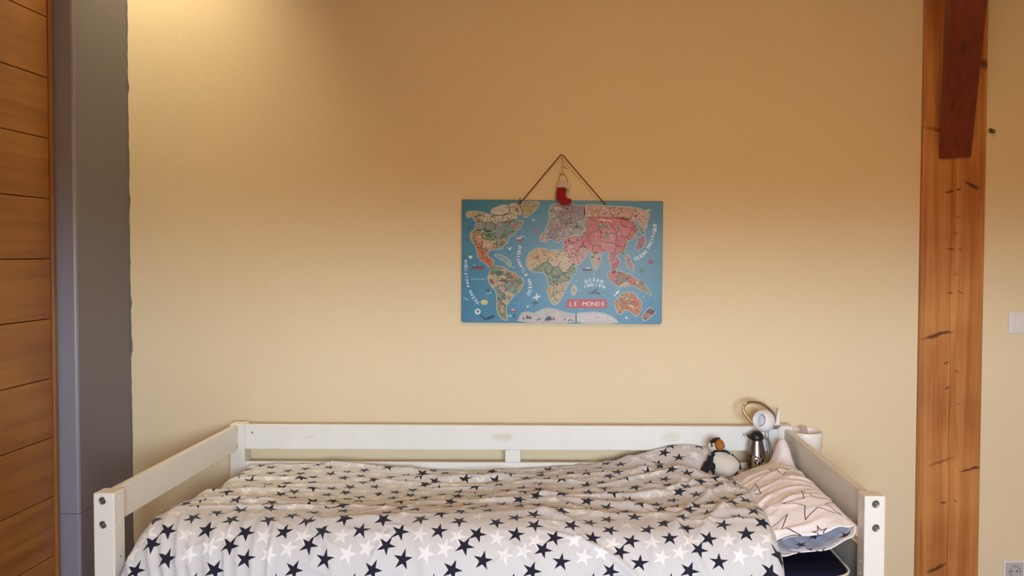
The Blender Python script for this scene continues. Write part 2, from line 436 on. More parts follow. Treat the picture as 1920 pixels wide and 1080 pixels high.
# two halves meet in a fine drying crack along the pith
def crack(z): return xc + .004*math.sin(z*3.1) + .002*math.sin(z*13) - .006
zs = [0.001 + k*(ZC-.002)/60 for k in range(61)]
for side in (0, 1):
    ring = []
    for z in zs:
        gap = .0006*max(0, math.sin(z*2.3+.8))**2 + .0001
        if side == 0: xs = [(XP0, YPF+.10), (XP0, YPF+.004), (XP0+.004, YPF), (crack(z)-gap-.001, YPF), (crack(z)-gap, YPF+.004), (crack(z)-gap, YPF+.10)]
        else: xs = [(crack(z)+gap, YPF+.10), (crack(z)+gap, YPF+.005), (crack(z)+gap+.001, YPF+.001), (XP1-.004, YPF+.001), (XP1, YPF+.005), (XP1, YPF+.10)]
        ring.append([bm.verts.new((x, y, z)) for x, y in xs])
    for k in range(60):
        for j in range(6):
            bm.faces.new((ring[k][j], ring[k][(j+1) % 6], ring[k+1][(j+1) % 6], ring[k+1][j]))
    bm.faces.new(ring[0]); bm.faces.new(ring[-1][::-1])
bmesh.ops.recalc_face_normals(bm, faces=bm.faces)
reparent(obj('shaft', bm, M['post']), post)
# dark red-brown brace leaning out of the post towards the room
kb = [(1.345+.03, 2.22, .012, .03, 0, .8), (1.39, 2.05, .008, .03, 0, .7)]
M['brace'] = wood_mat('stained_brace', (.20, .030, .006, 1), (.14, .018, .004, 1), 'Z', .8, .5, kb, (.05, .006, .003, 1))
bm = bmesh.new()
bl = at(1763, 298, YPF-.012); br = at(1821, 294, YPF-.012); tl = at(1783, 0, 2.95); tr = at(1852, 0, 2.95)
ext = 1.0
f = (ZC-.002-bl.z)/(tl.z-bl.z); tl2 = bl+(tl-bl)*f; f = (ZC-.002-br.z)/(tr.z-br.z); tr2 = br+(tr-br)*f
vs = [bm.verts.new(v) for v in (bl, br, tr2, tl2)]
vb = [bm.verts.new(v) for v in ((bl.x, YPF-.0005, bl.z+.001), (br.x, YPF-.0005, br.z+.001), (tr2.x, tr2.y+.14, tr2.z), (tl2.x, tl2.y+.14, tl2.z))]
# follow the post surface on the back side
for a_ in ((0, 1, 2, 3),): bm.faces.new([vs[i] for i in a_])
bm.faces.new(vb[::-1])
for i in range(4): bm.faces.new((vs[i], vb[i], vb[(i+1) % 4], vs[(i+1) % 4]))
bmesh.ops.recalc_face_normals(bm, faces=bm.faces)
bmesh.ops.bevel(bm, geom=list(bm.edges), offset=.002, segments=1, affect='EDGES')
br_o = obj('brace', bm, M['brace']); reparent(br_o, post); br_o['label'] = 'dark red-brown diagonal brace'

# small brass hook beside the post
p = at(1857, 245, YW)
hk = empty('wall_hook', (p.x, YW, p.z)); tag(hk, 'small dull brass hook on the wall right of the timber post', 'hook')
bm = bmesh.new(); add_lathe(bm, [(.0, 0), (.009, 0), (.009, .002), (.004, .004), (.004, .010), (.0, .010)], (p.x, YW-.0002, p.z), (0, -1, 0), 16)
reparent(obj('plate', bm, M['brass'], smooth=False), hk)
bm = bmesh.new(); add_tube(bm, [(p.x, YW-.009, p.z), (p.x, YW-.02, p.z), (p.x+.004, YW-.026, p.z-.005), (p.x+.002, YW-.024, p.z-.011), (p.x-.002, YW-.018, p.z-.010)], .0028, 8, smooth_steps=4)
reparent(obj('hook', bm, M['brass'], smooth=True), hk)

# light switch and socket
def plate(name, x, zt, wdt, lab, cat):
    o = empty(name, (x+wdt/2, YW, zt-wdt/2)); tag(o, lab, cat)
    bm = bmesh.new(); z0 = zt-wdt
    add_box(bm, x, x+wdt, YW-.009, YW-.0003, z0, zt, .004, 3)
    fr = obj('frame', bm, M['plastic']); reparent(fr, o)
    return o, z0
sp = at(1890, 584, YW); o, z0 = plate('light_switch', sp.x, sp.z, .084, 'white square light switch on the cream wall right of the timber post', 'switch')
bm = bmesh.new(); add_box(bm, sp.x+.009, sp.x+.075, YW-.0125, YW-.0085, z0+.009, z0+.075, .0015, 2)
reparent(obj('rocker', bm, M['plastic']), o)
sp = at(1879.5, 1049, YW); o, z0 = plate('wall_socket', sp.x, sp.z, .084, 'white power socket low on the wall, below the light switch', 'socket')
cxs, czs = sp.x+.042, z0+.042
bm = bmesh.new(); n = 40
sq = []
def sq_pt(a_, h): 
    c, s_ = math.cos(a_), math.sin(a_); k = h/max(abs(c), abs(s_)); return (cxs+c*k, czs+s_*k)
r1 = [bm.verts.new((sq_pt(2*PI*k/n, .033)[0], YW-.0087, sq_pt(2*PI*k/n, .033)[1])) for k in range(n)]
r1b = [bm.verts.new((sq_pt(2*PI*k/n, .032)[0], YW-.0120, sq_pt(2*PI*k/n, .032)[1])) for k in range(n)]
r2 = [bm.verts.new((cxs+.0215*math.cos(2*PI*k/n), YW-.0120, czs+.0215*math.sin(2*PI*k/n))) for k in range(n)]
r3 = [bm.verts.new((cxs+.0195*math.cos(2*PI*k/n), YW-.0092, czs+.0195*math.sin(2*PI*k/n))) for k in range(n)]
for A, B in ((r1, r1b), (r1b, r2), (r2, r3)):
    for k in range(n): bm.faces.new((A[k], A[(k+1) % n], B[(k+1) % n], B[k]))
bm.faces.new(r3); bmesh.ops.recalc_face_normals(bm, faces=bm.faces)
cup = obj('socket_cup', bm, mat('socket_grey', (.50, .48, .48, 1), .4)); reparent(cup, o)
bm = bmesh.new()
for s_ in (-1, 1): add_lathe(bm, [(0, .0), (.0028, 0), (.0028, .0006), (0, .0006)], (cxs+s_*.0095, YW-.0093, czs), (0, -1, 0), 12)
reparent(obj('pin_hole', bm, M['hole']), o)
bm = bmesh.new(); add_tube(bm, [(cxs+.0205*math.cos(a_), YW-.0122, czs+.0205*math.sin(a_)) for a_ in np.linspace(0, 2*PI, 41)], .0011, 6)
reparent(obj('rim', bm, M['bolt']), o)

# ------------------------------------------------------------------ bed
BX0, BY0, W_, D_, BT = -1.2296, 2.2525, 2.07, .98, .8709
BX1, BY1 = BX0+W_, BY0+D_
PS = .055
bed = empty('bed', ((BX0+BX1)/2, (BY0+BY1)/2, 0))
tag(bed, 'white painted wooden single bed with guard rails along the back and both ends', 'bed')
def knot_paint(name, base, pts):
    """white paint with knots ghosting through"""
    return wood_mat(name, base, tuple(c*.96 for c in base[:3])+(1,), 'Z', .3, .35, pts, tuple(c*f_ for c, f_ in zip(base[:3], (.80, .77, .66)))+(1,))
pk = [at(px, 812, BY1-PS) for px in (952, 590, 1267)]
M['backrail'] = knot_paint('white_paint_knots', (.80, .81, .79, 1), [(pk[0].x-.017, pk[0].z-.015, .034, .020, 0, .75), (pk[1].x-.017, pk[1].z-.01, .02, .008, .5, .5), (pk[2].x-.017, pk[2].z-.015, .036, .024, 0, .45)])
def bolt(par, x, y, z, ax):
    bm = bmesh.new()
    add_lathe(bm, [(.0105, -.0005), (.0105, .0008), (.0088, .0018), (.0080, .0012), (.0070, .0009), (.0035, .0009), (.0030, .0002), (0, .0002)], (0, 0, 0), ax, 24)
    o = obj('bolt', bm, M['bolt']); o.location = Vector((x, y, z)) - par_world(par); o.parent = par
    bm = bmesh.new()
    add_lathe(bm, [(.0036, .0010), (.0030, .0019), (0, .0020)], (0, 0, 0), ax, 16)
def par_world(o):
    v = Vector((0, 0, 0))
    while o: v += o.location; o = o.parent
    return v
def post_part(x, y, left, front):
    bm = box(x, x+PS, y, y+PS, 0, BT, .0035, 3)
    o = obj('post', bm, M['cream_paint' if front or 1 else 'white_paint']); 
    reparent(o, bed); return o
posts = {}
for front in (1, 0):
    for left in (1, 0):
        x = BX0 if left else BX1-PS; y = BY0 if front else BY1-PS
        posts[(front, left)] = post_part(x, y, left, front)
BOLT_ME = None
def rough_bolt(par, x, y, z, ax):
    global BOLT_ME
    bm = bmesh.new()
    add_lathe(bm, [(.0100, -.0006), (.0100, .0006), (.0086, .0014), (.0072, .0008), (.0050, .0006), (.0036, .0005)], (x, y, z), ax, 24)
    add_lathe(bm, [(.0036, .0005), (.0034, .0016), (0, .0018)], (x, y, z), ax, 16)
    me_o = obj('bolt', bm, [M['bolt'], M['steel']], smooth=False)
    me = me_o.data
    n1 = 5*24
    for i, pgn in enumerate(me.polygons): pgn.material_index = 0 if i < n1 else 1
    reparent(me_o, par)
for (px, py, lf) in ((192, 939, 1), (193, 984, 1), (1642, 945, 0), (1642, 990, 0)):
    p = at(px, py, BY0); rough_bolt(posts[(1, lf)], p.x, BY0-.0001, p.z, (0, -1, 0))
def plug(par, x, y, z, ax, r=.0035, m='bin'):
    bm = bmesh.new(); add_lathe(bm, [(r, -.0003), (r, .0004), (r*.6, .0007), (0, .0007)], (x, y, z), ax, 12)
    reparent(obj('hole_plug', bm, M[m]), par)
for (px, py) in ((221, 932), (221, 955), (221, 977)):
    p = at(px, py, BY0+.028); plug(posts[(1, 1)], BX0+PS, BY0+.028, p.z, (1, 0, 0))
p = at(223, 1043, BY0+.03); plug(posts[(1, 1)], BX0+PS, BY0+.03, p.z, (1, 0, 0), .0025, 'bolt')
for (px, py) in ((1615, 938), (1613, 961), (1613, 983), (1612, 1052), (1612, 1074)):
    p = at(px, py, BY0+.028); plug(posts[(1, 0)], BX1-PS, BY0+.028, p.z, (-1, 0, 0))
RH = .09
# end rails (top), centred in the posts
rx = BX0+.012
o = obj('end_rail', box(rx, rx+.020, BY0+PS+.0005, BY1-PS-.0005, BT-RH-.003, BT-.003, .002, 2), M['cream_paint']); reparent(o, bed)
for (px, py) in ((334, 875), (334, 890)):
    p = at(px, py, 2.62); plug(o, rx+.020, 2.62, p.z, (1, 0, 0), .002, 'taupe')
for zz in (BT-.02, BT-RH+.012):
    plug(o, rx+.020, BY1-PS-.014, zz, (1, 0, 0), .0035, 'bolt'); plug(o, rx+.020, BY0+PS+.004, zz, (1, 0, 0), .003, 'bolt')
rxr = BX1-.012-.020
o = obj('end_rail', box(rxr, rxr+.020, BY0+PS+.0005, BY1-PS-.0005, BT-.118, BT-.012, .002, 2), M['cream_paint']); reparent(o, bed)
# back rail, flush with the front of the posts
yb = BY1-PS
o = obj('back_rail', box(BX0+PS+.0005, BX1-PS-.0005, yb, yb+.022, BT-RH-.002, BT-.002, .002, 2), M['backrail']); reparent(o, bed)
p = at(473, 811, yb); plug(o, p.x, yb, p.z, (0, -1, 0), .0036, 'bolt')
p = at(1394, 815, yb); plug(o, p.x, yb, p.z, (0, -1, 0), .003, 'taupe')
ZL = at(700, 866.5, yb).z
a0 = at(947, 850, yb).x; a1 = at(976, 850, yb).x
blk = obj('rail_spacer', box(a0, a1, yb+.001, yb+.020, ZL+.0005, BT-RH-.0025, .002, 2), M['backrail']); reparent(blk, bed)
# bed frame boards under the guard rails
for nm, b_ in (('side_board', (BX0+PS+.0005, BX1-PS-.0005, yb, yb+.022, ZL-.14, ZL)),
               ('side_board', (BX0+PS+.0005, BX1-PS-.0005, BY0+.012, BY0+.034, .32, .455)),
               ('end_board', (BX0+.012, BX0+.034, BY0+PS+.0005, yb-.0005, ZL-.20, ZL-.09)),
               ('end_board', (BX1-.034, BX1-.012, BY0+PS+.0005, yb-.0005, ZL-.14, ZL-.025))):
    o = obj(nm, box(*b_, .002, 2), M['white_paint']); reparent(o, bed)
for k in range(9):
    x = BX0+.16+k*.215
    o = obj('slat', box(x, x+.07, BY0+.036, yb-.001, .455, .47), M['cream_paint']); reparent(o, bed)

# mattress with navy fitted sheet, pale piping at the end
MX0, MX1, MY0, MY1, MZ = BX0+.064, BX1-.075, BY0+.011, BY1-.062, .664
mt = empty('mattress', ((MX0+MX1)/2, (MY0+MY1)/2, .471)); tag(mt, 'mattress under a dark navy fitted sheet, showing at the right front of the bed', 'mattress')
def rounded_block(x0, x1, y0, y1, z0, z1, r, rv):
    bm = bmesh.new()
    prof = [(0, z0), (0, z1-rv)] + [(rv*(1-math.cos(a_)), z1-rv+rv*math.sin(a_)) for a_ in np.linspace(.2, PI/2, 8)]
    rings = []
    for ins, z in prof:
        ring = []
        for (cx_, cy_, a0_) in ((x1-r, y1-r, 0), (x0+r, y1-r, PI/2), (x0+r, y0+r, PI), (x1-r, y0+r, 1.5*PI)):
            for a_ in np.linspace(a0_, a0_+PI/2, 10): ring.append(bm.verts.new((cx_+(r-ins)*math.cos(a_), cy_+(r-ins)*math.sin(a_), z)))
        rings.append(ring)
    for A, B in zip(rings, rings[1:]):
        for k in range(len(A)): bm.faces.new((A[k], A[(k+1) % len(A)], B[(k+1) % len(A)], B[k]))
    bm.faces.new(rings[0][::-1]); bm.faces.new(rings[-1]); return bm
reparent(obj('fitted_sheet', rounded_block(MX0, MX1, MY0, MY1, .471, MZ, .07, .02), M['navy'], smooth=True), mt)
pts = []
for a_ in np.linspace(1.5*PI, 2*PI, 14): pts.append((MX1-.07+(.0735)*math.cos(a_), MY0+.07+(.0735)*math.sin(a_), MZ-.012))
pts = [(MX1-.5, MY0-.0035, MZ-.012)] + pts + [(MX1+.0035, 2.7, MZ-.012), (MX1+.0035, MY1-.15, MZ-.012)]
bm = bmesh.new(); add_tube(bm, pts, .0035, 8); reparent(obj('piping', bm, M['mattress'], smooth=True), mt)

# ------------------------------------------------------------------ duvet
def wave(X, V, folds):
    h = np.zeros_like(X)
    for (x, v, ang, L, wd, A, cv) in folds:
        c, s_ = math.cos(ang), math.sin(ang)
        t_ = (X-x)*c+(V-v)*s_; n_ = -(X-x)*s_+(V-v)*c - cv*t_*t_
        h += A*np.exp(-(n_/wd)**2)*np.exp(-(t_/L)**4)
    return h
NX, NV = 520, 330
X_L, X_R = -1.165, .66
YB, YF, RB = 3.165, 2.375, .130          # rear edge, start of the front bend, bend radius
L1 = YB-YF; L2 = RB*PI/2; L3 = .26
sv = np.linspace(0, L1+L2+L3, NV); xu = np.linspace(0, 1, NX)
U, SV = np.meshgrid(xu, sv)
# right-hand edge leans: further right at the back
XRr = .665-.075*np.clip(SV/L1, 0, 1.25); 
Xb = X_L+(XRr-X_L)*U
th = np.clip((SV-L1)/RB, 0, PI/2)
Yb = np.where(SV < L1, YB-SV, YF-RB*np.sin(th))
Zb = np.where(SV < L1, .752, .752-RB+RB*np.cos(th))
dn = np.clip(SV-L1-L2, 0, None); Zb = Zb-dn; Yb = Yb - dn*.04
Ny = np.where(SV < L1, 0, -np.sin(th)); Nz = np.where(SV < L1, 1, np.cos(th))
sm = lambda a_, b_, x: (lambda t_: t_*t_*(3-2*t_))(np.clip((x-a_)/(b_-a_), 0, 1))
H = np.zeros_like(Xb)
# soft large forms: filling is fuller towards the front and over the pillow, hollow in the middle
H += .012*np.sin(Xb*3.1+1.0)*np.sin(SV*5+.5) + .008*np.sin(Xb*6.3+SV*4)
H += -.018*np.exp(-((SV-.42)/.2)**2)*np.exp(-((Xb+.1)/.8)**2)
H += .016*np.exp(-((SV-.74)/.14)**2)
H += .030*np.exp(-((Xb-.50)/.20)**2)*np.exp(-((SV-.40)/.34)**2)
# lump pushed up on the back board at the right, with the valley in front of it
rise = sm(.02, .50, Xb)*(1-.55*sm(.52, .60, Xb))
H += .062*rise*np.exp(-(SV/.085)**2)
H += -.028*rise*np.exp(-((SV-.17)/.05)**2)
H += .010*np.exp(-((Xb-.40)/.10)**2)*np.exp(-((SV-.27)/.045)**2)
H -= .034*np.exp(-((Xb-.57)/.10)**2)*np.exp(-((SV-.14)/.16)**2)
H -= (.008+.026*sm(-1.1, -.1, Xb))*np.exp(-(SV/.28)**2)*(1-.8*rise)
fr = random.Random(21)
folds = []
# long folds following the cloth across the bed
for k in range(34):
    folds.append((fr.uniform(-1.1, .6), fr.uniform(.02, .80), fr.gauss(-.12, .22), fr.uniform(.10, .32), fr.uniform(.010, .022), fr.uniform(.004, .0105), fr.uniform(-.5, .5)))
# diagonal folds spreading from the pillow side
for k in range(20):
    folds.append((fr.uniform(-.1, .6), fr.uniform(.05, .85), fr.gauss(.75, .25), fr.uniform(.08, .22), fr.uniform(.010, .02), fr.uniform(.004, .010), fr.uniform(-1.2, 1.2)))
# short crumples
for k in range(170):
    folds.append((fr.uniform(-1.15, .65), fr.uniform(0, 1.05), fr.uniform(-PI/2, PI/2), fr.uniform(.03, .08), fr.uniform(.005, .011), fr.uniform(.0015, .0046), fr.uniform(-3, 3)))
# hanging folds at the front left corner and a few along the front
for k in range(11):
    folds.append((-1.13+.035*k+fr.uniform(-.01, .01), .92+fr.uniform(-.05, .05), PI/2-.35+.03*k, .16, fr.uniform(.006, .011), fr.uniform(.004, .008), fr.uniform(-.6, .2)))
for xf, vf, an, ln, wd, am, cv in ((-.62, .90, 1.15, .20, .012, .007, .8), (-.36, .95, 1.25, .16, .014, .006, -.8), (-.02, 1.0, 1.0, .2, .012, .006, 1.2), (.16, .93, .75, .22, .010, .009, 1.4),
                                (.33, .86, 1.25, .2, .012, .008, -.8), (.24, .83, 1.6, .15, .010, .006, 0), (.50, .62, -.95, .30, .014, .010, .3), (.42, .55, -1.0, .28, .012, .008, .5), (.56, .80, -1.35, .25, .010, .007, 0),
                                (-.95, .45, -.5, .2, .015, .010, .8), (-.75, .62, .1, .3, .016, .009, .3), (-.3, .55, .05, .35, .018, .010, -.2), (.1, .48, -.15, .32, .016, .011, .3)):
    folds.append((xf, vf, -an if False else an, ln, wd, am, cv))
H += wave(Xb, SV, folds)
# edges curl down to the mattress
rl_ = .03+.055*np.clip(SV/.3, 0, 1); eL = np.clip((X_L+rl_-Xb)/rl_, 0, 1); eR = np.clip((Xb-(XRr-.06))/.06, 0, 1)
drop = .10*(1-np.sqrt(np.clip(1-eL**2, 0, 1))) + .085*(1-np.sqrt(np.clip(1-eR**2, 0, 1)))
eB = np.clip((.05-SV)/.05, 0, 1); drop = drop + .055*(1-np.sqrt(np.clip(1-eB**2, 0, 1)))*(1-.7*rise)
X3 = Xb + .004*np.sin(SV*23)*(eL+eR)
# the left edge bows in along the end rail
Y3 = Yb + Ny*H; Z3 = Zb + Nz*H - drop*np.clip(Nz+.0, 0, 1)
X3 = X3 + eR*(1-Nz)*.02*0
# stay clear of the posts at the front
co = np.stack([X3, Y3, Z3], -1).reshape(-1, 3)
def grid_mesh(name, co, nx, nv, uvx, uvy):
    idx = np.arange(nx*nv).reshape(nv, nx)
    q = np.stack([idx[:-1, :-1], idx[1:, :-1], idx[1:, 1:], idx[:-1, 1:]], -1).reshape(-1, 4)
    me = bpy.data.meshes.new(name)
    me.vertices.add(len(co)); me.vertices.foreach_set('co', co.ravel())
    me.loops.add(q.size); me.loops.foreach_set('vertex_index', q.ravel())
    me.polygons.add(len(q)); me.polygons.foreach_set('loop_start', np.arange(0, q.size, 4)); me.polygons.foreach_set('loop_total', np.full(len(q), 4))
    me.update(calc_edges=True)
    uv = me.uv_layers.new(name='UVMap')
    d = np.stack([uvx.ravel()[q.ravel()], uvy.ravel()[q.ravel()]], -1)
    uv.data.foreach_set('uv', d.ravel().astype(np.float32))
    return me
A0 = at(735, 1012, 2.32)
uvx = Xb - A0.x; uvy = -(SV-(L1+RB*.70))
me = grid_mesh('duvet', co, NX, NV, uvx, uvy)
duv = link_mesh('duvet', me, M['duvet'], smooth=True)
sol = duv.modifiers.new('thickness', 'SOLIDIFY'); sol.thickness = .018; sol.offset = -1
tag(duv, 'rumpled pale grey duvet with navy and white stars spread over the bed', 'duvet')

# ------------------------------------------------------------------ pillow in its case, open end towards the room
NT, NA = 150, 200
t_ = np.linspace(0, 1, NT); ph = np.linspace(0, 2*PI, NA+1)
T, PH = np.meshgrid(t_, ph, indexing='ij')
PX0, PX1 = .545, .788
Yp = 2.330+T*.71
cxp = (PX0+PX1)/2; hw = (PX1-PX0)/2*np.ones_like(T)
cs = np.cos(PH); sn = np.sin(PH)
xs = cxp + hw*np.sign(cs)*np.abs(cs)**.8
xr = (xs-cxp)/hw
dome = np.sin(np.clip((T+.03)/1.0, 0, 1)*PI)**.45
clo = np.sqrt(np.clip(1-np.clip((T-.55)/.45, 0, 1)**2, 0, 1))
lens = np.abs(1-xr**2)**.55
top = .742 + .024*xr + lens*(.004+.050*np.clip(T/.22, 0, 1)**.8)*clo*1.0
bot = .742 + .024*xr - lens*(.047)*(clo*.98+.02)
edge = .742+.024*xr
zp = np.where(sn >= 0, top, bot)
# pinched corner standing up at the back right
zp += .088*np.exp(-((T-1)/.10)**2)*np.exp(-(np.abs(xr-.80)/.27)**2.6) - .020*np.exp(-((T-1)/.25)**2)*np.clip(.3-xr, 0, 1)
zp += .006*T*(1-T)
pfr = random.Random(5); pf = []
for k in range(46):
    pf.append((pfr.uniform(PX0, PX1), pfr.uniform(2.33, 3.1), pfr.gauss(.25, .45), pfr.uniform(.04, .13), pfr.uniform(.006, .013), pfr.uniform(.0015, .0048), pfr.uniform(-3, 3)))
wv = wave(xs, Yp, pf)
zp = zp + np.where(sn >= 0, 1, .5)*wv*np.clip(np.abs(sn)*3, 0, 1)
# lip wobble
zp += .004*np.sin(PH*7+1)*np.exp(-(T/.05)**2)
Yp = Yp + .010*np.sin(PH*3)*np.exp(-(T/.08)**2) - np.where(sn < 0, .012, -.004)*np.exp(-(T/.06)**2)*np.abs(sn)
co = np.stack([xs, Yp, zp], -1).reshape(-1, 3)
me = grid_mesh('pillow', co, NA+1, NT, xs, Yp)
bm = bmesh.new(); bm.from_mesh(me); bmesh.ops.remove_doubles(bm, verts=bm.verts, dist=1e-6); bmesh.ops.recalc_face_normals(bm, faces=bm.faces); bm.to_mesh(me); bm.free()
pil = empty('pillow', (cxp, 2.7, .68)); tag(pil, 'pillow in a white case with outlined stars at the right end of the bed', 'pillow')
po = link_mesh('pillowcase', me, M['pillow'], smooth=True); reparent(po, pil)
sol = po.modifiers.new('thickness', 'SOLIDIFY'); sol.thickness = .0022; sol.offset = -1
# lining visible in the open end: cupped flap of the case's small star print
n1, n2 = 60, 90
A_, B_ = np.meshgrid(np.linspace(0, 1, n1), np.linspace(-1, 1, n2), indexing='ij')
lx = cxp+.004 + (.108-.004*A_)*B_
ed = .742+.024*(lx-cxp)/.1185
ln_ = np.abs(1-B_**2)**.55
lz = ed + ln_*(-.0405+.036*A_**1.3) - .004 + .003*np.sin(B_*17+A_*5)*A_*(1-A_)*4
ly = 2.326 + .12*np.sin(A_*PI/2)*ln_ + .004*np.sin(B_*13)*A_ + .004
me = grid_mesh('case_lining', np.stack([lx, ly, lz], -1).reshape(-1, 3), n2, n1, lx, lz+ly)
lo = link_mesh('case_lining', me, M['lining'], smooth=True); reparent(lo, pil); lo['label'] = 'grey-blue lining with navy stars'
sol = lo.modifiers.new('thickness', 'SOLIDIFY'); sol.thickness = .0015

# ------------------------------------------------------------------ puffin soft toy
YP = 3.05
pc = at(1352, 872, YP)
puf = empty('puffin_toy', (pc.x, YP, pc.z-.045)); tag(puf, 'plush puffin with orange beak sitting on the duvet against the back rail', 'soft toy')
M['fur_w'] = mat('cream_plush', (.66, .62, .56, 1), 1, bump=1, bscale=350, sheen=.4)
M['fur_b'] = mat('black_plush', (.012, .010, .010, 1), 1, bump=1, bscale=350, sheen=.05)
M['beak'] = mat('orange_plush', (.50, .20, .025, 1), .9, bump=.6, bscale=400, mottle=.4, mscale=60)
M['eye'] = mat('glossy_black_eye', (.01, .01, .01, 1), .1)
hc = at(1343, 838, YP-.005)
bc = at(1357, 870, YP)
nseg, nr = 64, 56
prof = []
bc.z += .004
base = bc.z-.052; topz = hc.z+.030
bm = bmesh.new(); rings = []
zneck = at(1350, 850, YP).z
def rad_at(z):
    rb = .0555*math.sqrt(max(0, 1-((z-(bc.z-.004))/.047)**2)) if abs(z-(bc.z-.004)) < .047 else 0
    rh = .0300*math.sqrt(max(0, 1-((z-hc.z)/.030)**2)) if abs(z-hc.z) < .030 else 0
    k = 8
    return (rb**k+rh**k)**(1/k) if (rb > 0 or rh > 0) else 0
rn = random.Random(2)
zlo = bc.z-.0508; zhi = hc.z+.0299
for i in range(nr+1):
    s_ = i/nr; z = zlo+(zhi-zlo)*(.5-.5*math.cos(PI*s_))
    r0 = max(rad_at(z), .0)
    if bc.z+.012 < z < hc.z-.012: r0 = max(r0, .024)
    f = min(max((z-bc.z)/(hc.z-bc.z), 0), 1); cx_ = bc.x+(hc.x-bc.x)*f; cy_ = bc.y-.004*f
    if r0 < 1e-4: r0 = 2e-4
    rings.append([bm.verts.new((cx_+r0*math.cos(2*PI*k/nseg)*(1+rn.uniform(-.012, .012)), cy_+.82*r0*math.sin(2*PI*k/nseg), z)) for k in range(nseg)])
for A, B in zip(rings, rings[1:]):
    for k in range(nseg): bm.faces.new((A[k], A[(k+1) % nseg], B[(k+1) % nseg], B[k]))
bm.faces.new(rings[0][::-1]); bm.faces.new(rings[-1])
bmesh.ops.smooth_vert(bm, verts=bm.verts, factor=.5, use_axis_x=True, use_axis_y=True, use_axis_z=True)
bo = obj('body', bm, [M['fur_w'], M['fur_b']], smooth=True)
for pg in bo.data.polygons:
    c = pg.center; f = min(max((c.z-bc.z)/(hc.z-bc.z), 0), 1); cx_ = bc.x+(hc.x-bc.x)*f
    back = c.y > bc.y+.020
    left = c.x < cx_-.036 and c.z < zneck+.002
    collar = abs(c.z-(zneck+.006-.25*abs(c.x-cx_-.004))) < .0036
    crown = c.z > hc.z+.018 and (c.x < hc.x-.004 or c.y > bc.y)
    pg.material_index = 1 if (back or left or crown) else 0
reparent(bo, puf)
bk = at(1349, 834, YP-.03)
bm = bmesh.new()
for i in range(1): add_lathe(bm, [(.0, .034), (.006, .032), (.012, .025), (.0165, .014), (.0175, .004), (.017, -.004), (.0, -.006)], (bk.x, YP-.024, bk.z), (.05, -1, -.05), 28)
bmesh.ops.scale(bm, vec=(.95, 1, 1.1), space=Matrix.Translation((-bk.x, 0, -bk.z)), verts=bm.verts)
reparent(obj('beak', bm, M['beak'], smooth=True), puf)
for s_ in (-1, 1):
    bm = bmesh.new(); bmesh.ops.create_uvsphere(bm, u_segments=12, v_segments=8, radius=.0042, matrix=Matrix.Translation((hc.x+s_*.0205+.003, YP-.021, hc.z+.007)))
    reparent(obj('eye', bm, M['eye'], smooth=True), puf)
# black tuft over the beak and a folded black wing on each flank
bm = bmesh.new(); add_tube(bm, [at(1334, 833, YP-.020), at(1336, 827, YP-.026), at(1342, 823, YP-.022), at(1349, 821.5, YP-.012)], [.003, .005, .005, .003], 8, smooth_steps=4)
reparent(obj('tuft', bm, M['fur_b'], smooth=True), puf)
bm = bmesh.new(); add_tube(bm, [at(1334, 851, YP-.014), at(1339, 847, YP-.024), at(1346, 845.5, YP-.031), at(1355, 845.5, YP-.030), at(1363, 847, YP-.022), at(1368, 851, YP-.010)], [.004, .0045, .0045, .0045, .004, .003], 10, smooth_steps=5)
reparent(obj('collar', bm, M['fur_b'], smooth=True), puf)
def wing(pts, rads):
    bm = bmesh.new(); add_tube(bm, pts, rads, 14, smooth_steps=5)
    bmesh.ops.smooth_vert(bm, verts=bm.verts, factor=.4, use_axis_x=True, use_axis_y=True, use_axis_z=True)
    return reparent(obj('wing', bm, M['fur_b'], smooth=True), puf)
wing([at(1339, 850, YP-.022), at(1333, 860, YP-.028), at(1327, 872, YP-.032), at(1321, 882, YP-.032), at(1317, 887, YP-.03)], [.006, .011, .0155, .0145, .010])
wing([at(1372, 852, YP+.004), at(1383, 866, YP+.008), at(1389, 880, YP+.008)], [.004, .006, .004])

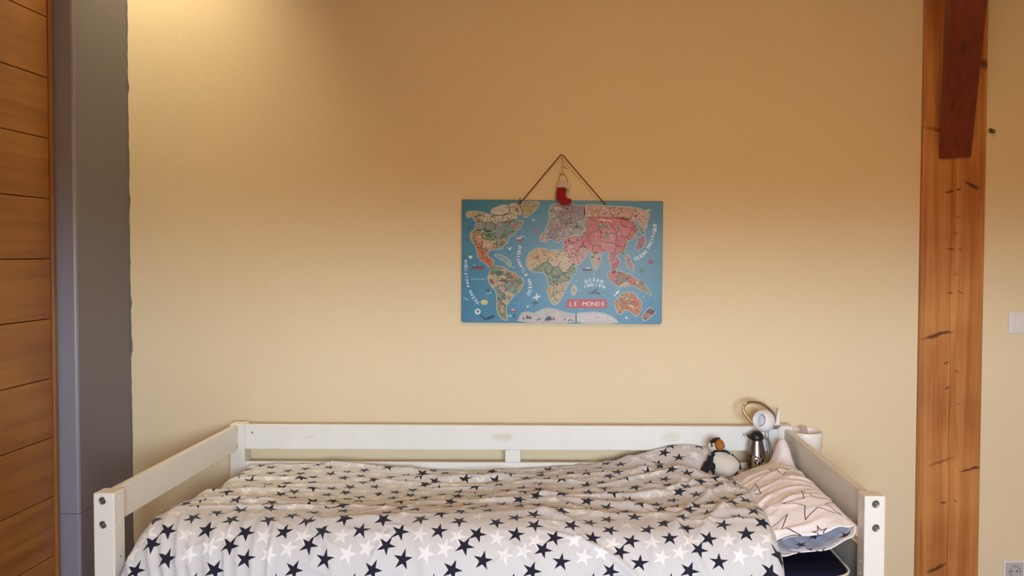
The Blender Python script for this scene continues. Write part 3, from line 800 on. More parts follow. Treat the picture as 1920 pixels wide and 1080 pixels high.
# ------------------------------------------------------------------ steel flask
YT = 3.10
fc = at(1418, 870, YT)
fl = empty('vacuum_flask', (fc.x, YT, MZ)); tag(fl, 'brushed steel flask with black pouring lid behind the pillow', 'flask')
sc_ = 1/S(YT)
ztop = at(1418, 823, YT).z
bm = bmesh.new()
rb = 18.5*sc_; rt = 11.5*sc_
hh = ztop-MZ
add_lathe(bm, [(0, .001), (rb*.93, .001), (rb, .006), (rb, hh*.42), (rb*.99, hh*.55), (rb*.90, hh*.72), (rb*.74, hh*.88), (rt, hh*.97), (rt, hh), (0, hh)], (fc.x, YT, MZ), (0, 0, 1), 40)
def flask_mat():
    m = mat('flask_steel', (.50, .46, .42, 1), .24, 1); t = m.node_tree; b = t.nodes['Principled BSDF']
    tcn = t.nodes.new('ShaderNodeTexCoord'); v = t.nodes.new('ShaderNodeTexVoronoi'); v.inputs['Scale'].default_value = 95
    t.links.new(tcn.outputs['Object'], v.inputs['Vector'])
    sp_ = t.nodes.new('ShaderNodeSeparateXYZ'); t.links.new(tcn.outputs['Object'], sp_.inputs[0])
    zlim = at(1418, 851, YT).z
    lt = t.nodes.new('ShaderNodeMath'); lt.operation = 'LESS_THAN'; lt.inputs[1].default_value = zlim; t.links.new(sp_.outputs[2], lt.inputs[0])
    g = t.nodes.new('ShaderNodeMath'); g.operation = 'GREATER_THAN'; g.inputs[1].default_value = .42; t.links.new(v.outputs['Distance'], g.inputs[0])
    mxx = t.nodes.new('ShaderNodeMix'); mxx.data_type = 'RGBA'; mxx.inputs['A'].default_value = (.03, .022, .022, 1); mxx.inputs['B'].default_value = (.55, .5, .42, 1)
    t.links.new(g.outputs[0], mxx.inputs['Factor'])
    mx = t.nodes.new('ShaderNodeMix'); mx.data_type = 'RGBA'; mx.inputs['A'].default_value = (.30, .27, .25, 1); t.links.new(mxx.outputs['Result'], mx.inputs['B'])
    t.links.new(lt.outputs[0], mx.inputs['Factor']); t.links.new(mx.outputs['Result'], b.inputs['Base Color'])
    return m
reparent(obj('flask_body', bm, flask_mat(), smooth=True), fl)
bm = bmesh.new(); rl = 13.5*sc_
zt = ztop
add_lathe(bm, [(0, 0), (rl*.95, 0), (rl, .004), (rl*.98, .012), (rl*.75, .022), (rl*.45, .028), (0, .029)], (fc.x, YT, zt), (0, 0, 1), 32)
add_tube(bm, [(fc.x-rl*.7, YT-.004, zt+.008), (fc.x-rl*1.05, YT-.006, zt+.011), (fc.x-rl*1.32, YT-.008, zt+.014)], [.009, .007, .0035], 12)
reparent(obj('lid', bm, M['black'], smooth=True), fl)
bm = bmesh.new()
add_tube(bm, [(fc.x+rl*.8, YT, zt+.004), (fc.x+rl*1.5, YT, zt+.002), (fc.x+rl*1.9, YT, zt-.02), (fc.x+rl*2.0, YT, zt-.06), (fc.x+rl*1.75, YT, zt-.10), (fc.x+rb*.96, YT, zt-.118)], .0042, 10, smooth_steps=6)
reparent(obj('handle', bm, M['steel'], smooth=True), fl)

# ------------------------------------------------------------------ clip lamp on the back rail
lampo = empty('clip_lamp', (at(1457, 800, 3.16).x, 3.16, BT)); tag(lampo, 'white round clip lamp with looped bendy metal neck clamped on the back rail', 'lamp')
YH = 3.07
hcn = at(1432, 789, YH)
axis = (at(1414, 786, YH-.055) - at(1436, 791, YH+.0)).normalized()
r0 = .0395
prof = [(0, -r0)]
for a_ in np.linspace(-PI/2+.15, .75, 22): prof.append((r0*math.cos(a_), r0*math.sin(a_)))
prof += [(r0*math.cos(.82)-.001, r0*math.sin(.80)+.001), (r0*math.cos(.82)-.0035, r0*math.sin(.80)+.0005), (r0*.60, r0*.60), (r0*.56, r0*.20), (r0*.3, r0*.0), (0, -.004)]
bm = bmesh.new(); add_lathe(bm, prof, hcn, axis, 48)
reparent(obj('lamp_head', bm, M['lampw'], smooth=True), lampo)
bm = bmesh.new(); add_lathe(bm, [(0, .0), (r0*.50, .0), (r0*.50, .006), (r0*.42, .011), (0, .013)], hcn+axis*.004, axis, 32)
reparent(obj('bulb', bm, mat('frosted_bulb', (.62, .64, .68, 1), .2), smooth=True), lampo)
bm = bmesh.new()
gp = [(1412, 793, YH+.02), (1404, 786, YH+.03), (1395, 774, YH+.045), (1394, 763, YH+.055), (1401, 755.5, YH+.06), (1414, 754, YH+.065), (1430, 757.5, YH+.075), (1444, 768, YH+.085), (1452.5, 780, YH+.09), (1454, 792, YH+.092), (1451, 801, YH+.092)]
gpv = [at(*g) for g in gp]
gpv = [hcn - axis*.02] + gpv
add_tube(bm, gpv, .0056, 12, smooth_steps=8)
reparent(obj('bendy_neck', bm, M['chrome'], smooth=True), lampo)
# clamp: upright plate, pad and two spring jaws gripping the rail
xa, xb = at(1453, 790, 3.16).x, at(1461, 790, 3.16).x
zt_, zb_ = at(1457, 766, 3.16).z, at(1457, 803, 3.16).z
bm = bmesh.new()
v = [(xb-.004, 3.155, zt_), (xb, 3.155, zt_), (xb+.001, 3.155, zb_), (xa, 3.155, zb_), (xa+.004, 3.155, (zt_+zb_)/2)]
f1 = [bm.verts.new(p_) for p_ in v]; f2 = [bm.verts.new((a_, b_+.03, c_)) for a_, b_, c_ in v]
n = len(v)
for i in range(n): bm.faces.new((f1[i], f1[(i+1) % n], f2[(i+1) % n], f2[i]))
bm.faces.new(f1); bm.faces.new(f2[::-1]); bmesh.ops.recalc_face_normals(bm, faces=bm.faces)
bmesh.ops.bevel(bm, geom=list(bm.edges), offset=.001, segments=2, affect='EDGES')
reparent(obj('clamp_plate', bm, M['lampw']), lampo)
bm = bmesh.new(); pj = at(1453, 802, 3.155)
add_lathe(bm, [(0, 0), (.005, 0), (.005, .016), (0, .016)], (pj.x-.006, 3.155, pj.z), (1, 0, 0), 16)
reparent(obj('pivot', bm, M['bolt']), lampo)
bm = bmesh.new()
for dx in (0, .013):
    q = [at(1437+dx*400*.9, 803, 3.15), at(1438+dx*420, 820, 3.148), at(1441+dx*300, 842, 3.146), at(1443+dx*200, 858, 3.15)]
    add_tube(bm, q, .0030, 8, smooth_steps=5)
reparent(obj('spring_jaw', bm, M['lampw'], smooth=True), lampo)
bm = box(at(1436, 800, 3.15).x, xb, 3.142, 3.165, BT+.0005, BT+.010, .002, 2)
reparent(obj('clamp_bar', bm, M['chrome']), lampo)

# ------------------------------------------------------------------ white bin hung outside the bed end
tl_ = at(1467, 808, 3.2); rr_ = at(1545, 812, 3.2)
bx0, bx1 = BX1+.006, at(1546, 812, 3.17).x
by0, by1 = 3.150, 3.284
zt = at(1500, 814, 3.15).z; zbm = at(1530, 860, 3.15).z
binn = empty('storage_bin', ((bx0+bx1)/2, 3.18, zbm)); tag(binn, 'open white plastic storage bin hanging outside the right end of the bed', 'bin')
def rrect(bm, x0, x1, y0, y1, r, z, n=8, sag=0):
    ring = []
    for (cx_, cy_, a0_) in ((x1-r, y1-r, 0), (x0+r, y1-r, PI/2), (x0+r, y0+r, PI), (x1-r, y0+r, 1.5*PI)):
        for a_ in np.linspace(a0_, a0_+PI/2, n):
            yy = cy_+r*math.sin(a_)
            ring.append(bm.verts.new((cx_+r*math.cos(a_), yy, z)))
    return ring
bm = bmesh.new()
hb = zt-zbm
seq = [(.020, 0, .03), (.012, .004, .035), (.006, .016, .04), (.001, hb*.6, .045), (0, hb-.003, .045), (.0008, hb, .045), (.0028, hb, .043), (.0035, hb-.003, .042), (.0065, .02, .038), (.014, .008, .033)]
rings = [rrect(bm, bx0+i_, bx1-i_, by0+i_, by1-i_, r_*1.0, zbm+h_) for i_, h_, r_ in seq]
for A, B in zip(rings, rings[1:]):
    for k in range(len(A)): bm.faces.new((A[k], A[(k+1) % len(A)], B[(k+1) % len(A)], B[k]))
bm.faces.new(rings[0][::-1]); bm.faces.new(rings[-1]); bmesh.ops.recalc_face_normals(bm, faces=bm.faces)
reparent(obj('bin_body', bm, M['bin'], smooth=True), binn)
bm = box(BX1-PS-.0005, bx0+.004, 3.12, 3.17, zt-.004, zt+.0, .001, 1)
bm.free()
bm = box(rxr+.0205, bx0+.004, 3.155, 3.170, zt-.035, zt-.022, .001, 1)   # bracket between rail and bin
reparent(obj('bracket', bm, M['bin']), binn)
# strap of something kept in the bin
tp0 = at(1503, 800, 3.2)
bag = empty('strap', (tp0.x, 3.2, zt-.03)); 
bm = bmesh.new(); q = [at(1506, 822, 3.16), at(1505, 812, 3.18), at(1503.5, 803, 3.2), at(1506, 799.5, 3.21), at(1511, 800, 3.215), at(1514, 806, 3.22), at(1517, 818, 3.22)]
L_ = []
for i, p_ in enumerate(q):
    L_.append((bm.verts.new(p_+Vector((-.0, -.0012, 0))), bm.verts.new(p_+Vector((.0, .016, 0)))))
bm.free()
bm = bmesh.new(); pz = zt-.03
q0 = at(1501.5, 800.5, 3.20); q1 = at(1512.5, 799, 3.20); q2 = at(1517, 818, 3.19); q3 = at(1505, 818, 3.19)
va = [bm.verts.new(p_) for p_ in (q0, q1, q2, q3)]; vb_ = [bm.verts.new(p_+Vector((0, .003, 0))) for p_ in (q0, q1, q2, q3)]
bm.faces.new(va); bm.faces.new(vb_[::-1])
for i in range(4): bm.faces.new((va[i], vb_[i], vb_[(i+1) % 4], va[(i+1) % 4]))
bmesh.ops.recalc_face_normals(bm, faces=bm.faces); bmesh.ops.bevel(bm, geom=list(bm.edges), offset=.0008, segments=2, affect='EDGES')
reparent(obj('band', bm, M['taupe']), bag)
tag(bag, 'taupe fabric strap sticking up out of the white bin', 'strap')
bm = bmesh.new(); add_tube(bm, [(q3.x, 3.195, q3.z-.0), (q3.x-.005, 3.195, zbm+.012), (q3.x+.01, 3.2, zbm+.011)], .004, 8, smooth_steps=3)
reparent(obj('strap_end', bm, M['taupe'], smooth=True), bag)

# ------------------------------------------------------------------ world map puzzle board
MXc0, MXc1 = 866.0, 1241.5
TL = at(867, 374.5, YW-.016); TR = at(1243, 378, YW-.016); BL = at(866, 604, YW-.016); 
bw = (TR-TL).length; bh = (BL-TL).length
tilt = math.atan2(-(TR.z-TL.z), TR.x-TL.x)
YM = YW-.016
pxw = 376.0; pxh = 229.3
board = empty('world_map_board', (TL.x, YM, TL.z)); tag(board, 'blue illustrated world map puzzle board hanging on the wall above the bed', 'map')
board.rotation_euler = (0, tilt, 0)
# photo pixel -> board plane coordinates (x right, z down from the top left corner)
def mp(px, py):
    u = (px - 867 + (py-374.5)*.0044)/pxw*bw; v_ = -((py-374.5) - (px-867)*.0093)/pxh*bh
    return (u, v_)
def to_board(o): o.parent = board; return o
bm = bmesh.new(); r = .010
outline = []
for (cx_, cz_, a0_) in ((bw-r*.5, -r*.5, 0), (r*.5, -r*.5, PI/2), (r, -bh+r, PI), (bw-r, -bh+r, 1.5*PI)):
    rr0 = r*.5 if cz_ > -bh/2 else r
    for a_ in np.linspace(a0_, a0_+PI/2, 7): outline.append((cx_+rr0*math.cos(a_), cz_+rr0*math.sin(a_)))
def plate_mesh(bm, poly, y0, y1, bev=0):
    """prism in the XZ plane, front at y0 (towards the room)"""
    n = len(poly)
    a_ = [bm.verts.new((x, y0, z)) for x, z in poly]; b_ = [bm.verts.new((x, y1, z)) for x, z in poly]
    tri = tessellate_polygon([[Vector((x, z, 0)) for x, z in poly]])
    for t3 in tri:
        try: bm.faces.new([a_[i] for i in t3])
        except ValueError: pass
    for i in range(n):
        try: bm.faces.new((a_[i], a_[(i+1) % n], b_[(i+1) % n], b_[i]))
        except ValueError: pass
    return a_
plate_mesh(bm, outline, 0, .008)
bmesh.ops.recalc_face_normals(bm, faces=bm.faces)
M['sea'] = mat('printed_sea_blue', (.050, .235, .40, 1), .30, mottle=.35, mscale=7, col2=(.028, .16, .29, 1), spec=.28)
to_board(obj('board', bm, M['sea']))
bm = bmesh.new(); plate_mesh(bm, [(x*1.0+(.0015 if x > bw/2 else -.0015), z+(.0015 if z > -bh/2 else -.0015)) for x, z in outline], .0012, .0075)
bmesh.ops.recalc_face_normals(bm, faces=bm.faces)
to_board(obj('board_edge', bm, mat('board_edge_grey', (.16, .15, .13, 1), .5)))

def q(o, k, pts): return [(o[0]+x/k, o[1]+y/k) for x, y in pts]
OA, OB, OC, OD = (860, 370), (860, 490), (1050, 370), (1050, 490)
cream = (.62, .52, .36); pale = (.70, .66, .56); green = (.20, .32, .17); teal = (.22, .36, .34); orange = (.60, .30, .12); peach = (.68, .42, .28)
redc = (.56, .07, .06); pinkc = (.62, .17, .20); mauve = (.30, .24, .28); mauve2 = (.40, .32, .33); grey = (.36, .40, .38); coral = (.66, .22, .10); white = (.72, .70, .68)
L = []   # (polygon in photo pixels, palette of piece colours, how many cells it is cut into, motif palette)
L.append((q(OA, 9, [(130, 255), (230, 235), (350, 245), (450, 275), (540, 300), (680, 308), (800, 300), (860, 265), (960, 300), (1010, 322), (900, 380), (700, 410), (560, 420), (310, 400), (265, 380), (240, 310), (190, 320), (150, 340)]), [pale, cream], 3))
L.append((q(OA, 9, [(550, 210), (620, 175), (690, 145), (660, 180), (700, 215), (770, 250), (775, 292), (680, 298), (560, 285)]), [white], 1))
L.append((q(OA, 9, [(690, 145), (770, 130), (850, 150), (860, 240), (790, 292), (775, 250), (700, 212), (665, 180)]), [white], 1))
L.append((q(OA, 9, [(870, 115), (960, 105), (1030, 150), (1080, 250), (1010, 312), (960, 300), (870, 255), (862, 180)]), [pale], 1))
L.append((q(OA, 9, [(1030, 80), (1360, 76), (1340, 150), (1280, 220), (1210, 280), (1150, 330), (1090, 335), (1085, 240), (1040, 150)]), [(.50, .46, .32)], 2))
L.append((q(OA, 9, [(310, 405), (610, 425), (622, 560), (280, 556), (285, 480)]), [grey, teal], 2))
L.append((q(OA, 9, [(622, 425), (900, 385), (960, 375), (1010, 400), (1090, 400), (1050, 470), (1040, 515), (960, 555), (860, 580), (740, 620), (700, 590), (625, 570)]), [teal, mauve2, grey], 4))
L.append((q(OA, 9, [(275, 562), (390, 572), (400, 720), (385, 850), (300, 840), (250, 760), (205, 690), (205, 620), (230, 580)]), [(.38, .38, .20), orange, peach], 3))
L.append((q(OA, 9, [(400, 575), (600, 572), (640, 718), (410, 708)]), [green], 2))
L.append((q(OA, 9, [(410, 714), (630, 724), (642, 860), (520, 890), (440, 865), (392, 850)]), [peach, cream], 3))
L.append((q(OA, 9, [(605, 576), (700, 596), (745, 625), (860, 585), (960, 565), (950, 625), (840, 660), (820, 760), (760, 800), (740, 860), (650, 880), (645, 718)]), [teal, (.34, .38, .30)], 4))
L.append((q(OA, 9, [(300, 850), (380, 858), (440, 872), (500, 900), (485, 950), (500, 1010), (560, 1040), (590, 1060), (570, 1140), (600, 1170), (560, 1200), (520, 1160), (450, 1100), (370, 1050), (330, 990), (320, 920)]), [orange, coral], 3))
L.append((q(OB, 9, [(590, 75), (680, 92), (770, 98), (830, 160), (930, 190), (1000, 250), (1085, 300), (1100, 345), (1070, 420), (1020, 510), (940, 540), (920, 600), (865, 650), (830, 700), (800, 760), (800, 850), (822, 960), (800, 990), (740, 960), (690, 900), (655, 800), (655, 650), (640, 500), (590, 450), (535, 380), (500, 280), (530, 180)]), [green, (.36, .30, .14), orange, teal, cream, (.42, .35, .2)], 11))
EU = [(1033, 386), (1040, 383), (1050, 381), (1064, 380), (1078, 386), (1095, 386), (1096, 405), (1098, 428), (1086, 438), (1075, 440), (1062, 445), (1052, 446), (1050, 453), (1043, 453), (1037, 448), (1030, 447), (1024, 453), (1013, 451), (1014, 440), (1023, 436), (1026, 424), (1032, 412), (1030, 395)]
L.append((EU, [mauve, mauve2, grey, (.48, .36, .36), mauve], 16))
L.append(([(1098, 407), (1096, 386), (1112, 384), (1142, 387), (1180, 389), (1200, 392), (1218, 400), (1214, 412), (1212, 430), (1206, 422), (1196, 413), (1186, 412), (1160, 408), (1130, 406)], [(.66, .45, .38), peach, (.66, .40, .32)], 6))
L.append(([(1099, 408), (1130, 407), (1160, 409), (1184, 414), (1192, 421), (1196, 432), (1190, 442), (1182, 451), (1176, 449), (1174, 460), (1172, 470), (1160, 476), (1150, 477), (1140, 470), (1120, 474), (1108, 470), (1096, 462), (1091, 448), (1092, 440), (1100, 430)], [redc, pinkc, redc, (.52, .14, .09), pinkc, (.60, .11, .08)], 14))
L.append(([(1055, 450), (1075, 443), (1090, 441), (1094, 462), (1104, 472), (1096, 484), (1083, 498), (1076, 494), (1067, 478), (1056, 464), (1060, 457)], [pinkc, (.66, .34, .34)], 5))
L.append(([(1109, 473), (1128, 477), (1127, 488), (1122, 501), (1117, 507), (1113, 498), (1108, 484)], [(.5, .40, .30)], 1))
L.append(([(1141, 477), (1152, 475), (1163, 488), (1161, 499), (1155, 504), (1155, 509), (1148, 509), (1147, 496), (1143, 488)], [pinkc, redc], 2))
L.append(([(1139, 511), (1148, 510), (1156, 510), (1165, 508), (1173, 513), (1184, 514), (1189, 521), (1199, 525), (1210, 533), (1216, 542), (1224, 554), (1212, 546), (1200, 542), (1190, 534), (1178, 536), (1164, 537), (1154, 532), (1144, 522)], [(.55, .14, .12), (.35, .33, .25), (.38, .26, .12), cream], 6))
L.append(([(1174, 479), (1179, 477), (1183, 490), (1190, 503), (1186, 508), (1178, 500), (1175, 490)], [(.55, .22, .25)], 1))
L.append(([(1193, 443), (1200, 448), (1207, 441), (1211, 449), (1207, 462), (1196, 469), (1192, 463), (1199, 455)], [(.42, .10, .22)], 2))
L.append(([(1186, 417), (1192, 414), (1203, 424), (1210, 437), (1208, 440), (1198, 432)], [(.24, .36, .40)], 1))
AF = [(989, 484), (992, 476), (1000, 469), (1008, 466), (1021, 466), (1033, 470), (1045, 469), (1060, 470), (1068, 476), (1074, 490), (1078, 500), (1083, 503), (1080, 510), (1072, 518), (1067, 530), (1060, 543), (1052, 560), (1047, 567), (1040, 571), (1034, 566), (1029, 552), (1027, 545), (1030, 532), (1027, 522), (1024, 512), (1013, 509), (999, 509), (990, 501), (987, 492)]
L.append((AF, [(.60, .45, .26), cream, (.58, .48, .32), peach, green, (.42, .42, .22), (.60, .42, .24)], 15))
L.append(([(1073, 539), (1079, 534), (1082, 541), (1079, 551), (1075, 553), (1072, 546)], [cream], 1))
L.append((q(OD, 9, [(930, 700), (1000, 600), (1080, 535), (1160, 515), (1190, 560), (1240, 505), (1300, 600), (1385, 680), (1375, 830), (1310, 935), (1250, 870), (1130, 800), (1080, 830), (1040, 895), (985, 870), (950, 770)]), [coral, (.64, .30, .16), coral, (.56, .40, .22)], 5))
L.append(([(1208, 600), (1206, 593), (1214, 582), (1221, 577), (1231, 583), (1224, 591), (1214, 599)], [(.5, .2, .15), (.12, .07, .08)], 2))
L.append(([(928, 477), (938, 478), (950, 483), (958, 492), (958, 500), (953, 497), (948, 489), (940, 486), (932, 482)], [(.30, .46, .52)], 1))
L.append(([(972, 603.5), (978, 588), (988, 585), (1002, 588), (1012, 583), (1021, 579), (1034, 578), (1050, 583), (1062, 587), (1080, 589), (1081, 604.8)], [(.62, .58, .58)], 1))
L.append(([(1082, 604.8), (1082, 588), (1105, 586), (1120, 586), (1139, 589), (1154, 597), (1160, 605.6)], [(.70, .66, .68)], 1))

def clip_half(poly, p0, n_):
    out = []
    for i in range(len(poly)):
        a_, b_ = poly[i], poly[(i+1) % len(poly)]
        da = (a_[0]-p0[0])*n_[0]+(a_[1]-p0[1])*n_[1]; db = (b_[0]-p0[0])*n_[0]+(b_[1]-p0[1])*n_[1]
        if da <= 0: out.append(a_)
        if (da < 0) != (db < 0) and abs(da-db) > 1e-9:
            t = da/(da-db); out.append((a_[0]+(b_[0]-a_[0])*t, a_[1]+(b_[1]-a_[1])*t))
    return out
def inside(poly, x, y):
    c = False; n = len(poly); j = n-1
    for i in range(n):
        if (poly[i][1] > y) != (poly[j][1] > y) and x < (poly[j][0]-poly[i][0])*(y-poly[i][1])/(poly[j][1]-poly[i][1])+poly[i][0]: c = not c
        j = i
    return c
def area2(poly): return sum(poly[i][0]*poly[(i+1) % len(poly)][1]-poly[(i+1) % len(poly)][0]*poly[i][1] for i in range(len(poly)))/2
def dedupe(poly, d=.12):
    out = []
    for p_ in poly:
        if not out or math.hypot(p_[0]-out[-1][0], p_[1]-out[-1][1]) > d: out.append(p_)
    while len(out) > 2 and math.hypot(out[0][0]-out[-1][0], out[0][1]-out[-1][1]) <= d: out.pop()
    return out
def round_poly(poly, it=1):
    for _ in range(it):
        out = []
        for i in range(len(poly)):
            a_, b_ = poly[i], poly[(i+1) % len(poly)]
            out += [(a_[0]*.8+b_[0]*.2, a_[1]*.8+b_[1]*.2), (a_[0]*.2+b_[0]*.8, a_[1]*.2+b_[1]*.8)]
        poly = out
    return poly
def offset_poly(poly, d):
    s_ = 1 if area2(poly) > 0 else -1; n = len(poly); out = []
    for i in range(n):
        a_, b_, c_ = poly[i-1], poly[i], poly[(i+1) % n]
        e1 = Vector((b_[0]-a_[0], b_[1]-a_[1])); e2 = Vector((c_[0]-b_[0], c_[1]-b_[1]))
        if e1.length < 1e-6 or e2.length < 1e-6: out.append(b_); continue
        n1 = Vector((e1.y, -e1.x)).normalized()*s_; n2 = Vector((e2.y, -e2.x)).normalized()*s_
        m_ = n1+n2
        if m_.length < .3: m_ = n1
        m_ = m_.normalized()*min(1/max(m_.normalized().dot(n1), .5), 1.6)
        out.append((b_[0]+m_.x*d, b_[1]+m_.y*d))
    return out
mats_cache = {}
def piece_mat(c):
    k = tuple(round(max(v_ - .12*(max(c)-v_), .02), 2) for v_ in c)
    if k not in mats_cache:
        mats_cache[k] = mat('puzzle_print', (*k, 1), .28, mottle=.45, mscale=120, col2=tuple(min(1, v_*.42) for v_ in k)+(1,))
    return mats_cache[k]
halo = bmesh.new(); seat = bmesh.new(); motif = {}
pr_ = random.Random(11)
motif_cols = [(.03, .03, .04), (.45, .03, .03), (.60, .50, .38), (.09, .20, .10), (.62, .30, .06), (.05, .14, .18), (.10, .07, .06), (.25, .12, .08), (.12, .16, .10)]
npiece = 0
for poly, pal, ncell in L:
    poly = dedupe(poly); poly = round_poly(poly)
    # pale printed shore line round each land
    hp = [mp(*p_) for p_ in offset_poly(poly, 1.5)]
    a_ = [halo.verts.new((x, -.0003, z)) for x, z in hp]
    for t3 in tessellate_polygon([[Vector((x, z, 0)) for x, z in hp]]):
        try: halo.faces.new([a_[i] for i in t3])
        except ValueError: pass
    sp2 = [mp(*p_) for p_ in offset_poly(poly, .25)]
    a_ = [seat.verts.new((x, -.00045, z)) for x, z in sp2]
    for t3 in tessellate_polygon([[Vector((x, z, 0)) for x, z in sp2]]):
        try: f_ = seat.faces.new([a_[i] for i in t3]); f_.material_index = 1 if pal[0] in (redc, pinkc) else 0
        except ValueError: pass
    xs_ = [p_[0] for p_ in poly]; ys_ = [p_[1] for p_ in poly]
    seeds = []; tries = 0
    while len(seeds) < ncell and tries < 4000:
        tries += 1
        x, y = pr_.uniform(min(xs_), max(xs_)), pr_.uniform(min(ys_), max(ys_))
        if inside(poly, x, y) and all(math.hypot(x-s0, y-s1) > .75*math.sqrt(abs(area2(poly))/ncell)-tries*.002 for s0, s1 in seeds): seeds.append((x, y))
    for si, s_ in enumerate(seeds):
        cellp = poly
        for sj, s2 in enumerate(seeds):
            if sj == si: continue
            n_ = (s2[0]-s_[0], s2[1]-s_[1]); ln = math.hypot(*n_)
            n_ = (n_[0]/ln, n_[1]/ln)
            mid = ((s_[0]+s2[0])/2-n_[0]*.28, (s_[1]+s2[1])/2-n_[1]*.28)
            cellp = clip_half(cellp, mid, n_)
            if len(cellp) < 3: break
        cellp = dedupe(cellp)
        if len(cellp) < 3 or abs(area2(cellp)) < 6: continue
        # nearest palette by position keeps neighbouring regions varied
        colr = pal[pr_.randrange(len(pal))] if len(pal) > 1 else pal[0]
        if poly is not None and pal[0] == (.60, .45, .26):
            yy = sum(p_[1] for p_ in cellp)/len(cellp)
            colr = (.60, .43, .24) if yy < 478 else ((.62, .50, .34) if yy < 500 else ((.17, .28, .15) if yy < 528 else (.56, .46, .30)))
        bp_ = [mp(*p_) for p_ in cellp]
        bm = bmesh.new()
        top_ = [mp(*p_) for p_ in offset_poly(cellp, -.22)]
        n = len(bp_)
        v1 = [bm.verts.new((x, -.0022, z)) for x, z in top_]; v2 = [bm.verts.new((x, -.0016, z)) for x, z in bp_]; v3 = [bm.verts.new((x, -.0002, z)) for x, z in bp_]
        for t3 in tessellate_polygon([[Vector((x, z, 0)) for x, z in top_]]):
            try: bm.faces.new([v1[i] for i in t3])
            except ValueError: pass
        for A, B in ((v1, v2), (v2, v3)):
            for i in range(n):
                try: bm.faces.new((A[i], A[(i+1) % n], B[(i+1) % n], B[i]))
                except ValueError: pass
        bmesh.ops.recalc_face_normals(bm, faces=bm.faces)
        to_board(obj('puzzle_piece', bm, piece_mat(colr))); npiece += 1
        # little printed pictures on the piece
        cnt = int(abs(area2(cellp))/(6.0 if pal[0] != (.70, .66, .68) else 400)); xs2 = [p_[0] for p_ in cellp]; ys2 = [p_[1] for p_ in cellp]
        if pal[0] == (.62, .58, .58): cnt = 0
        for _ in range(cnt):
            x, y = pr_.uniform(min(xs2), max(xs2)), pr_.uniform(min(ys2), max(ys2))
            if not inside(offset_poly(cellp, -1.0), x, y): continue
            c = motif_cols[pr_.randrange(len(motif_cols))]
            if pal[0] == mauve: c = pr_.choice([(.42, .34, .34), (.10, .07, .09), (.20, .14, .18), (.16, .20, .20), (.50, .40, .38), (.35, .12, .12)])
            if pal[0] == (.60, .45, .26): c = pr_.choice([(.70, .56, .36), (.30, .14, .05), (.08, .06, .04), (.16, .24, .10), (.60, .32, .12), (.52, .38, .20)])
            if pal[0] in (redc,): c = pr_.choice([(.70, .45, .36), (.30, .04, .03), (.24, .24, .14), (.7, .62, .55), (.60, .10, .09)])
            if pal[0] == white: c = pr_.choice([(.6, .55, .5), (.35, .2, .15), (.5, .5, .5)])
            r_ = pr_.uniform(.55, 1.45); k = pr_.choice((3, 4, 5, 6)); a0_ = pr_.uniform(0, 6); ex = pr_.uniform(.5, 1.6)
            mb = motif.setdefault(c, [])
            mb.append([mp(x+r_*ex*math.cos(a0_+2*PI*i/k), y+r_*math.sin(a0_+2*PI*i/k)) for i in range(k)])
hl = obj('printed_shoreline', halo, mat('shore_print', (.46, .56, .50, 1), .3)); to_board(hl)
to_board(obj('piece_recess', seat, [mat('recess_dark_teal', (.03, .07, .09, 1), .5), mat('recess_dark_red', (.16, .012, .02, 1), .5)]))
def print_obj(name, polys, m, y):
    bm = bmesh.new()
    for pl in polys:
        a_ = [bm.verts.new((x, y, z)) for x, z in pl]
        for t3 in tessellate_polygon([[Vector((x, z, 0)) for x, z in pl]]):
            try: bm.faces.new([a_[i] for i in t3])
            except ValueError: pass
    return to_board(obj(name, bm, m))
mcomb = bmesh.new(); mm_list = []
for mi, (c, polys) in enumerate(motif.items()):
    mm_list.append(mat('motif_print', (*c, 1), .35))
    for pl in polys:
        a_ = [mcomb.verts.new((x, -.00235, z)) for x, z in pl]
        f_ = mcomb.faces.new(a_); f_.material_index = mi
mo = obj('printed_pictures', mcomb, mm_list); to_board(mo); mo['kind'] = 'stuff'
